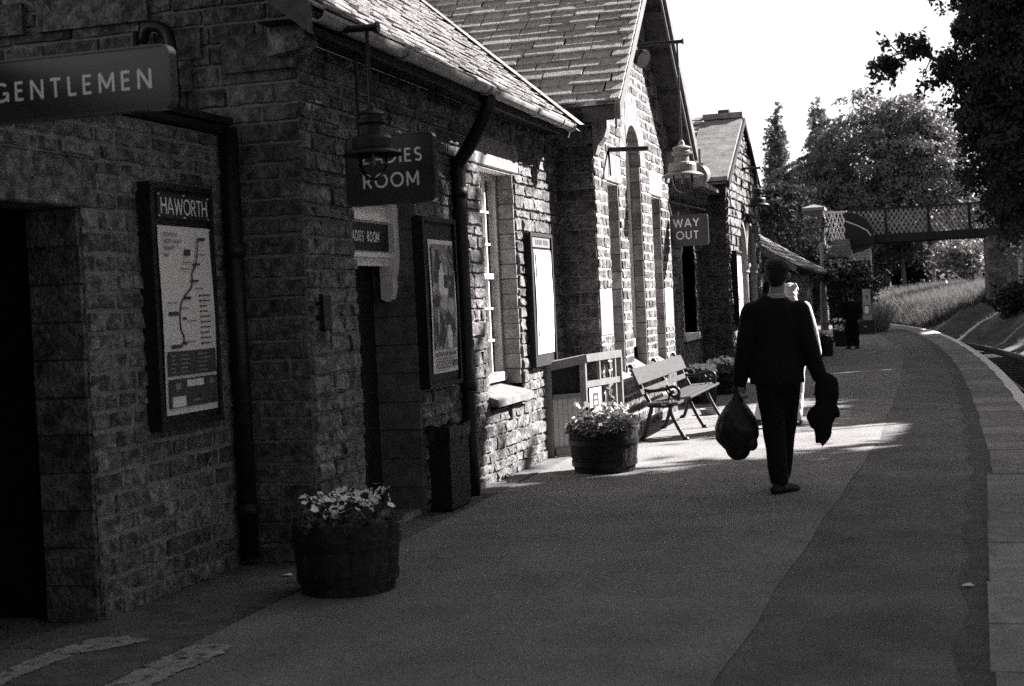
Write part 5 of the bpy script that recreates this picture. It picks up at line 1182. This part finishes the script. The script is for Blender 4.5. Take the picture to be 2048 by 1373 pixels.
b = MB(); b.prism([(FY - 2.1, 0), (FY - .4, 0), (FY - .4, 3.42), (FY - 2.1, 2.66)], 0, -4.0, -2.2); b.build('stair_side', 'bridge_paint', FB)
b = MB(); wall(b, (2.62, FY - .6, 0), (1, 0, 0), (0, -1, 0), lambda z: [(0, 2.6)], -1, 3.44, (.22, .3), (.3, .6), .04, 203, cell=.2); wall(b, (2.62, FY + 2.6, 0), (0, -1, 0), (-1, 0, 0), lambda z: [(0, 3.2)], -1, 3.44, (.22, .3), (.3, .6), .04, 204, cell=.2); b.build('stone_abutment', ['stone', 'mortar'], FB)
t = thing('wooden_pole', (3.67, 60, 0), 'tall pale wooden pole with a small bracket beside the stone abutment', 'pole')
b = MB(); b.tube([(3.70, 60, .1), (3.65, 60, 4.85)], [.105, .085], 12); b.build('pole', 'pole_wood', t)
b = MB(); b.box(3.3, 3.72, 59.86, 59.9, 2.82, 2.90); b.tube([(3.34, 59.86, 2.84), (3.34, 59.86, 2.98)], .035, 8); b.build('bracket', 'letter_white', t)
b = MB(); b.tube([(3.78, 59.92, 3.2), (3.76, 59.92, 4.6)], .03, 6); b.tube([(3.5, 60, 4.82), (3.68, 60, 4.90)], .04, 6); b.build('fitting', 'rail_paint', t)

# ---------------------------------------------------------------- trees, bushes, grass
def gap_ok(p):
    """the canopy across the line is broken where the sun really gets through to the platform"""
    s = p[:, 1] - .932 * p[:, 0]; w_ = p[:, 2] - .889 * p[:, 0]; k = np.array([-30, 5, 11.0, 11.4, 17.0, 17.1, 18.2, 21.6, 22.4, 26.4, 27.0, 29.2, 29.9, 43, 46, 80]); lim = np.array([30, 30, 8.5, 6.1, 6.0, 1.5, 1.6, 1.7, 6.6, 6.6, 2.4, 2.4, 9.5, 9.5, 5, 5])
    lm = np.interp(s, k, lim) + nrng.normal(0, 1, len(s)) * np.where((s > 14) & (s < 22), .3, .07)
    ok = w_ < lm
    keep = np.exp(-np.clip(s - 13.7, 0, None) * 2.25); lit = (s > 13.7) & (s < 17.0) & (w_ > .15)      # thinning foliage, then open
    ok &= ~(lit & (nrng.uniform(0, 1, len(s)) > keep))
    tail = (s >= 17.0) & (s < 22) & (w_ > .6); ok &= ~(tail & (nrng.uniform(0, 1, len(s)) > np.exp(-(w_ - .6) * 2.2)))
    ok &= ~((s > 27.55) & (s < 27.85) & (w_ > .4)) & ~((s > 31.2) & (s < 31.45) & (w_ > .2) & (w_ < 1.6))
    ok &= ~((s > 44.6) & (s < 50.2) & (w_ < .3))
    return ok
def bank_gap(p):
    s = p[:, 1] - .932 * p[:, 0]; w_ = p[:, 2] - .889 * p[:, 0]; return ~((s > 44.6) & (s < 50.2) & (w_ < .2) & (p[:, 0] > 3.2))
def crown(blobs, n, size, asp=.5, clump=.16, rng=None, shell=.55, filt=None, flat=.3):
    rng = rng or nrng; tot = sum(a[3] * a[4] * a[5] for a in blobs); P = []
    for (cx, cy, cz, rx, ry, rz) in blobs:
        k = int(n * (rx * ry * rz) / tot); nc = max(8, k // 22)
        d_ = rng.normal(size=(nc, 3)); d_ /= np.linalg.norm(d_, axis=1)[:, None]; c = d_ * (rng.uniform(0, 1, (nc, 1)) ** shell) * [rx, ry, rz] + [cx, cy, cz]
        q = c[rng.integers(0, nc, k)] + rng.normal(size=(k, 3)) * clump * min(rx, ry, rz); P.append(q)
    P = np.concatenate(P)
    if filt is not None: P = P[filt(P)]
    return leaf_cloud(len(P), P, size, asp, rng, flat=flat)
def leaf_normals(P, Nn, size, asp, rng):
    n = len(P); a = rng.normal(size=(n, 3)); a -= Nn * (a * Nn).sum(1)[:, None]; a /= np.linalg.norm(a, axis=1)[:, None] + 1e-9; q = np.cross(Nn, a); s = (rng.uniform(.6, 1.3, n) * size)[:, None]
    return np.stack([P - a * s, P + q * s * asp, P + a * s, P - q * s * asp], 1).reshape(-1, 3), np.arange(4 * n).reshape(-1, 4)
def pad_crown(blobs, n, size, pr, rng, asp=.55, fill=.25):
    """foliage in rounded pads: leaves lie on the upper shell of many small clumps, with a looser dark fill between"""
    area = [(a[3] * a[4] + a[4] * a[5] + a[3] * a[5]) for a in blobs]; tot = sum(area); P = []; Nn = []
    for bl, ar in zip(blobs, area):
        k = int(n * ar / tot); c0 = np.array(bl[:3]); r0 = np.array(bl[3:]); npd = max(6, int(ar / pr ** 2 * 1.5))
        dd = rng.normal(size=(npd, 3)); dd[:, 2] += .25; dd /= np.linalg.norm(dd, axis=1)[:, None]; c = c0 + dd * r0 * rng.uniform(.72, 1.04, (npd, 1)); rr = pr * rng.uniform(.6, 1.4, npd)
        kf = int(k * fill); ix = rng.integers(0, npd, k - kf); u = rng.normal(size=(k - kf, 3)) + dd[ix] * .9 + [0, 0, .55]; u /= np.linalg.norm(u, axis=1)[:, None]
        P.append(c[ix] + u * rr[ix][:, None] * rng.uniform(.70, 1.08, (k - kf, 1)) * [1.15, 1.15, .8]); m_ = u + rng.normal(size=u.shape) * .55; Nn.append(m_ / np.linalg.norm(m_, axis=1)[:, None])
        g = rng.normal(size=(kf, 3)); g /= np.linalg.norm(g, axis=1)[:, None]; P.append(c0 + g * r0 * rng.uniform(.5, .95, (kf, 1))); m_ = rng.normal(size=(kf, 3)); Nn.append(m_ / np.linalg.norm(m_, axis=1)[:, None])
    return leaf_normals(np.concatenate(P), np.concatenate(Nn), size, asp, rng)
def tree(name, label, cat, base, trunk, blobs, n, size, m, bark='bark', group=None, tr=.25, seed=0, limbs=6, pads=0., fill=.25, **kw):
    t = thing(name, base, label, cat, group); rg = random.Random(seed)
    b = MB(); bx, by, bz = base
    if trunk:
        tp = Vector(trunk); b.tube(bez([(bx, by, bz - .3), (bx + .06, by, bz + (tp.z - bz) * .35), tuple(tp)], 5), lerp_list([tr * 1.25, tr, tr * .45], 5), 9)
        for i in range(limbs):
            q = rg.choice(blobs); e = Vector((q[0] + rg.uniform(-.7, .7) * q[3], q[1] + rg.uniform(-.7, .7) * q[4], q[2] + rg.uniform(-.3, .7) * q[5])); k = rg.uniform(.35, .95); s0 = Vector((bx, by, bz)).lerp(tp, k)
            md = s0.lerp(e, .5) + Vector((0, 0, -.08 * (e - s0).length)); b.tube(bez([s0, md, e], 4), lerp_list([tr * .45, tr * .25, tr * .08], 4), 6)
        b.build('trunk', bark, t)
    v, f = pad_crown(blobs, n, size, pads, np.random.default_rng(seed + 1), fill=fill) if pads else crown(blobs, n, size, rng=np.random.default_rng(seed + 1), **kw)
    if pads and kw.get('filt'): v = v.reshape(-1, 4, 3); v = v[kw['filt'](v.mean(1))].reshape(-1, 3); f = np.arange(len(v)).reshape(-1, 4)
    fast_mesh('crown', v, f, m, t)
    return t
# across the line, right of the picture: the trees that shade the platform, first three added to block skylight
ROW = (('unseen trackside tree added at the start of the row to block skylight', -7.5), ('second unseen trackside tree of the row, added to block skylight', -2.5), ('third unseen trackside tree of the row, added to block skylight', 2.8),
       ('broad trackside tree opposite the lavatory block', 7.5), ('trackside tree across the line from the ladies room', 12), ('trackside tree across the line with a cut top', 16), ('trackside tree beside the sunlit gap, on its near side', 20.3))
for i, (lb, y) in enumerate(ROW):
    hh = 14 if y < 6 else 9.8  # first trees made taller to block more sky
    tree('trackside_tree', lb, 'tree', (8.3, y, 1.0), (8.2, y + .2, 10), [(8.0, y, hh - 3.5, 1.8, 3.1, 4.6), (8.6, y + .8, hh, 1.9, 3.0, 5.4), (8.0, y - .9, hh + .3, 1.8, 2.8, 5.0), (9.2, y + 2.2, hh + .9, 1.8, 2.6, 4.4)], 12500, .24, 'leaf', group='trees across the line', seed=300 + i, shell=.4, filt=gap_ok, clump=.3)
for i, x in enumerate((-10, -4.5, 1.0, 6.5)):  # unseen trees added to keep low sky light off the walls
    tree('sky_block_tree', ('unseen tree added behind the lavatory block to block the low sky', 'unseen tree added in line with the building front to block the low sky', 'unseen tree added in line with the edge slabs to block the low sky', 'unseen tree added across the line to block the low sky')[i], 'tree', (x, -14.5, 0), (x, -14.5, 12), [(x, -14.5, 8.5, 3.4, 2, 8.0), (x + 1.2, -15.5, 6, 3.2, 2, 6)], 6000, .34, 'leaf', group='unseen trees added to block the low sky', seed=380 + i, shell=.4, clump=.3)
for i, y in enumerate((23.5, 27.5)):
    tree('trackside_bush', ('low bushy tree across the line in the sunlit gap, nearer one', 'low bushy tree across the line in the sunlit gap, farther one')[i], 'tree', (8.3, y, 1.0), (8.2, y, 6), [(8.2, y, 6.4, 1.8, 2.6, 3.4), (8.6, y + .6, 4.6, 1.6, 2.6, 2.6)], 9000, .17, 'leaf', group='trees across the line', seed=320 + i, shell=.33, filt=gap_ok, clump=.3)
for i, (x, y, rz) in enumerate(((8.2, 30.6, 7.0), (8.5, 34.5, 6.5), (8.3, 39, 7.2), (8.8, 44, 6.8), (8.6, 50, 7.0), (9.4, 57, 7.5), (10.2, 64, 7.5))):  # last two added out of view to shade the bridge pier
    tree('trackside_tree', ('tall trackside tree across the line from the porch', 'tall tree beyond it across the line from the shed', 'tall tree across the line from the far planters', 'tall tree across the line before the big dark tree', 'tall tree on the bank beside the big dark tree', 'unseen tall tree added near the wooden pole to shade the footbridge', 'unseen tall tree added by the stone abutment to shade the footbridge')[i], 'tree', (x, y, 1.6), (x, y, 11), [(x, y, 8.4, 2.2, 3.2, rz), (x + .4, y + 1.2, 7, 2, 3, 5)], 8000, .25, 'leaf', group='trees across the line', seed=340 + i, shell=.4, filt=gap_ok, clump=.3)
# big dark tree at the right edge with one bough reaching left
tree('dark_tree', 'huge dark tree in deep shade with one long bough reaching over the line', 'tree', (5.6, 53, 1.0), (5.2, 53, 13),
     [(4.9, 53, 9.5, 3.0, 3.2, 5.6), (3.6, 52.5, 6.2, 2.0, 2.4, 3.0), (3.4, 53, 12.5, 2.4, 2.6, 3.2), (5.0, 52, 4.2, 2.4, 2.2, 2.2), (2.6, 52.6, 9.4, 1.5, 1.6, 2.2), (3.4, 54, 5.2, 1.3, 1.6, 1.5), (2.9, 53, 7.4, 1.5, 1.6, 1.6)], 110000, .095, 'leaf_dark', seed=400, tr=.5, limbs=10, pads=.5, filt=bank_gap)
b = MB(); bough = bez([(3.2, 52.8, 8.0), (1.9, 52.6, 8.5), (.9, 52.5, 9.2), (-.1, 52.4, 9.7), (-1.15, 52.4, 9.55)], 5); b.tube(bough, lerp_list([.13, .09, .07, .045, .015], 5), 6)
tw = [bough]
rg = random.Random(8); tips = []
for i in range(40):
    s0 = bough[rg.randint(3, len(bough) - 1)]; e = s0 + Vector((rg.uniform(-1.0, .3), rg.uniform(-.8, .8), rg.uniform(-1.2, .75))); b.tube([s0, s0.lerp(e, .5) + Vector((0, 0, .08)), e], [.03, .02, .008], 5); tips += [s0.lerp(e, k) for k in (.35, .6, .8, 1)]
DT = [o for o in bpy.data.objects if o.name == 'dark_tree'][0]
b.build('bough', 'bark', DT)
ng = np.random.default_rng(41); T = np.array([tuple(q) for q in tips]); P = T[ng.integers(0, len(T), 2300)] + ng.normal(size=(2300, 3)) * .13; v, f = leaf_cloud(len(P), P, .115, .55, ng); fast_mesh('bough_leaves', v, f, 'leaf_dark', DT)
# the big tree behind the footbridge
tree('broadleaf_tree', 'large rounded broadleaf tree rising behind the footbridge', 'tree', (-2.8, 96, .5), (-2.6, 96, 10),
     [(-2.6, 96, 9.3, 4.6, 4.2, 4.4), (.3, 95, 7.2, 2.9, 3.4, 4.2), (-6.4, 95.5, 6.6, 3.6, 3.4, 3.6), (-8.6, 95, 4.6, 2.6, 2.8, 2.8), (-.6, 95.5, 10.8, 2.6, 3.0, 2.4), (-4.6, 94, 4.6, 3.4, 2.6, 3.0), (1.4, 94.5, 4.6, 2.2, 2.6, 2.8), (-8.0, 93.5, 3.2, 3.2, 2.2, 2.6), (-5.2, 93, 3.0, 3.0, 2.2, 2.4)], 150000, .12, 'leaf', seed=500, tr=.6, limbs=10, pads=.62, fill=.42)
tree('broadleaf_tree', 'bright leafy tree seen between the big tree and the dark tree', 'tree', (3.0, 112, 1), (3.2, 112, 9), [(2.6, 112, 9.2, 2.9, 2.6, 4.6), (4.6, 112, 6, 2.6, 2.4, 3.4)], 16000, .14, 'leaf_light', seed=510, tr=.4, pads=.6)
tree('poplar_tree', 'slim pointed poplar rising nearest to the porch roof', 'tree', (-12.4, 130, 0), (-12.3, 130, 17.5), [(-12.4, 130, 13.6, 1.15, 1.1, 3.4), (-12.25, 130, 16.0, .72, .7, 2.5), (-12.7, 130, 11, 1.2, 1.1, 2.4)], 8000, .16, 'leaf', group='poplars on the skyline', seed=520, clump=.15, tr=.25)
tree('poplar_tree', 'slim pointed poplar half hidden behind the big rounded tree', 'tree', (-8.6, 130, 0), (-8.6, 130, 17.5), [(-8.6, 130, 14, 1.05, 1.1, 3.6), (-8.7, 130, 16.4, .66, .7, 2.2)], 7000, .16, 'leaf', group='poplars on the skyline', seed=530, clump=.15, tr=.25)
tree('bushy_tree', 'pale sunlit bushy tree under the slim poplars', 'tree', (-10.8, 112, 0), (-10.6, 112, 7.5), [(-10.8, 112, 6.6, 2.2, 2.0, 2.9), (-9.0, 112, 7.6, 1.9, 1.9, 3.0), (-12.6, 112, 4.8, 1.8, 1.8, 2.6)], 16000, .11, 'leaf_light', seed=540, tr=.25, pads=.45)
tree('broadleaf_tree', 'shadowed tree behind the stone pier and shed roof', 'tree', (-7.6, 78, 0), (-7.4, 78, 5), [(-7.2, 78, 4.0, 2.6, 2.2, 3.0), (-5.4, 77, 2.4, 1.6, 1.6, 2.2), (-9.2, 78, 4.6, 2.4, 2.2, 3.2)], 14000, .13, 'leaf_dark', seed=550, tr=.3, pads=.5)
# wood beyond the bridge with some pale trunks in front
ng = np.random.default_rng(60); n = 30000
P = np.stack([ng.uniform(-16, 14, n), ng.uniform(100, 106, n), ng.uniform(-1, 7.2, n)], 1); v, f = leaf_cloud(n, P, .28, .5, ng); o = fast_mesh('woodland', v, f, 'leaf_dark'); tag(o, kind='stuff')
for i, (lb, x, y, z, tp, bl, bk, m, sz) in enumerate((
    ('pale straight trunked tree standing under the footbridge span', .46, 90, .6, (.40, 90, 5.2), [(1.3, 89.6, 3.2, 1.5, 1.3, 1.15), (.1, 90, 4.6, 1.6, 1.3, 1.2)], 'bark_pale', 'leaf_light', .17),
    ('small dark stemmed tree on the grass bank by the stone abutment', 2.38, 80, 1.1, (2.4, 80, 3.0), [(2.3, 80, 2.6, 1.2, 1.0, .9), (1.5, 80, 2.9, 1.0, 1.0, .9)], 'bark', 'leaf', .15),
    ('thin dark trunked tree beside the pale trunk under the bridge span', -1.25, 88, -.2, (-1.3, 88, 4.8), [(-1.2, 88, 4.4, 1.9, 1.4, 1.3)], 'bark', 'leaf_dark', .18))):
    tree('bank_tree', lb, 'tree', (x, y, z), tp, bl, 1500, sz, m, bark=bk, group='small trees on the grass bank', seed=600 + i, tr=.13, limbs=4, clump=.3)
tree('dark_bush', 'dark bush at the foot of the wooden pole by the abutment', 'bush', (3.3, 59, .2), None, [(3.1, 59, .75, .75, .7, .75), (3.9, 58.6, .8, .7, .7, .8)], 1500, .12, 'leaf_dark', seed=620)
# tall grass on the bank beyond the bridge, tufts on the slopes
def blades(n, fx, h, wd, seed, m, name, lean=.35):
    ng = np.random.default_rng(seed); P = fx(ng, n); n = len(P); a = ng.uniform(0, 6.28, n); d_ = np.stack([np.cos(a), np.sin(a), np.zeros(n)], 1); H = (h * ng.uniform(.5, 1.3, n))[:, None]
    L = ng.normal(0, lean, (n, 3)) * [1, 1, 0]; tip = P + (L + [0, 0, 1]) * H; wv = d_ * wd
    v = np.stack([P - wv, P + wv, tip], 1).reshape(-1, 3); o = fast_mesh(name, v, np.arange(3 * n).reshape(-1, 3), m); tag(o, kind='stuff'); return o
def on_bank(d0, d1, y0, y1):
    def fx(ng, n):
        y = ng.uniform(y0, y1, n); dd = ng.uniform(d0, d1, n); x = np.array([edge(min(q, 100)) for q in y]) + dd; z = np.array([bank(q) for q in dd]) - .03; z = np.where(dd < 5.2, z, .35 + (z - .35) * (1 - .55 * np.clip((y - 64) / 12, 0, 1))); return np.stack([x, y, z], 1)
    return fx
blades(34000, on_bank(3.6, 13, 67.0, 84), .55, .022, 70, 'grass_dry', 'tall_grass')
blades(16000, on_bank(3.3, 12, 30, 66), .16, .012, 71, 'leaf', 'bank_grass')
blades(1200, lambda ng, n: np.stack([ng.uniform(-1.75, -1.3, n), ng.uniform(48.5, 50.5, n), np.zeros(n)], 1), .9, .012, 72, 'grass_dry', 'reed_tuft')
# faint wires across the sky
for k, z in enumerate((15.2, 14.75)):
    b = MB(); b.tube([(-18 + 14 * i / 8, 128, z + .3 * ((i - 4) / 4) ** 2 + i * .09) for i in range(9)], .012, 5)
    tag(b.build('overhead_wire', 'wire'), ('upper of the two thin wires behind the poplars', 'lower of the two thin wires behind the poplars')[k], 'wire', 'overhead wires')
# ivy on the stairs, upper clumps added to darken the pier; stand-in lantern
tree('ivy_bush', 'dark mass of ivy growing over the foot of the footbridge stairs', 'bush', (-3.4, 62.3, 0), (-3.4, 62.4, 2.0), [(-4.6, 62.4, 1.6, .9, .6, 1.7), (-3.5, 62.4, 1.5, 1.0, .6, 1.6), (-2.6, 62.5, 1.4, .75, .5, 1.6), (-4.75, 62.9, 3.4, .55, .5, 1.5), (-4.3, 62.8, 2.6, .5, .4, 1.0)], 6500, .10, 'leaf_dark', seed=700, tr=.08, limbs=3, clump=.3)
t = thing('stand_in_lantern', (-3.2, 29.6, 1.8), 'white jug-like object built as a lantern on a bracket at the shed corner', 'lantern')  # lantern made up for an unidentified white jug-like shape
b = MB(); b.tube(bez([(-3.42, 29.3, 1.74), (-3.40, 29.22, 1.86), (-3.32, 29.2, 1.93), (-3.22, 29.2, 1.90)], 4), .022, 6); b.build('bracket', 'letter_white', t)
b = MB(); b.lathe((-3.20, 29.2, 1.68), [(.05, 0), (.08, .05), (.08, .17), (.05, .20), (.02, .22)], 10); b.build('lantern', 'letter_white', t)
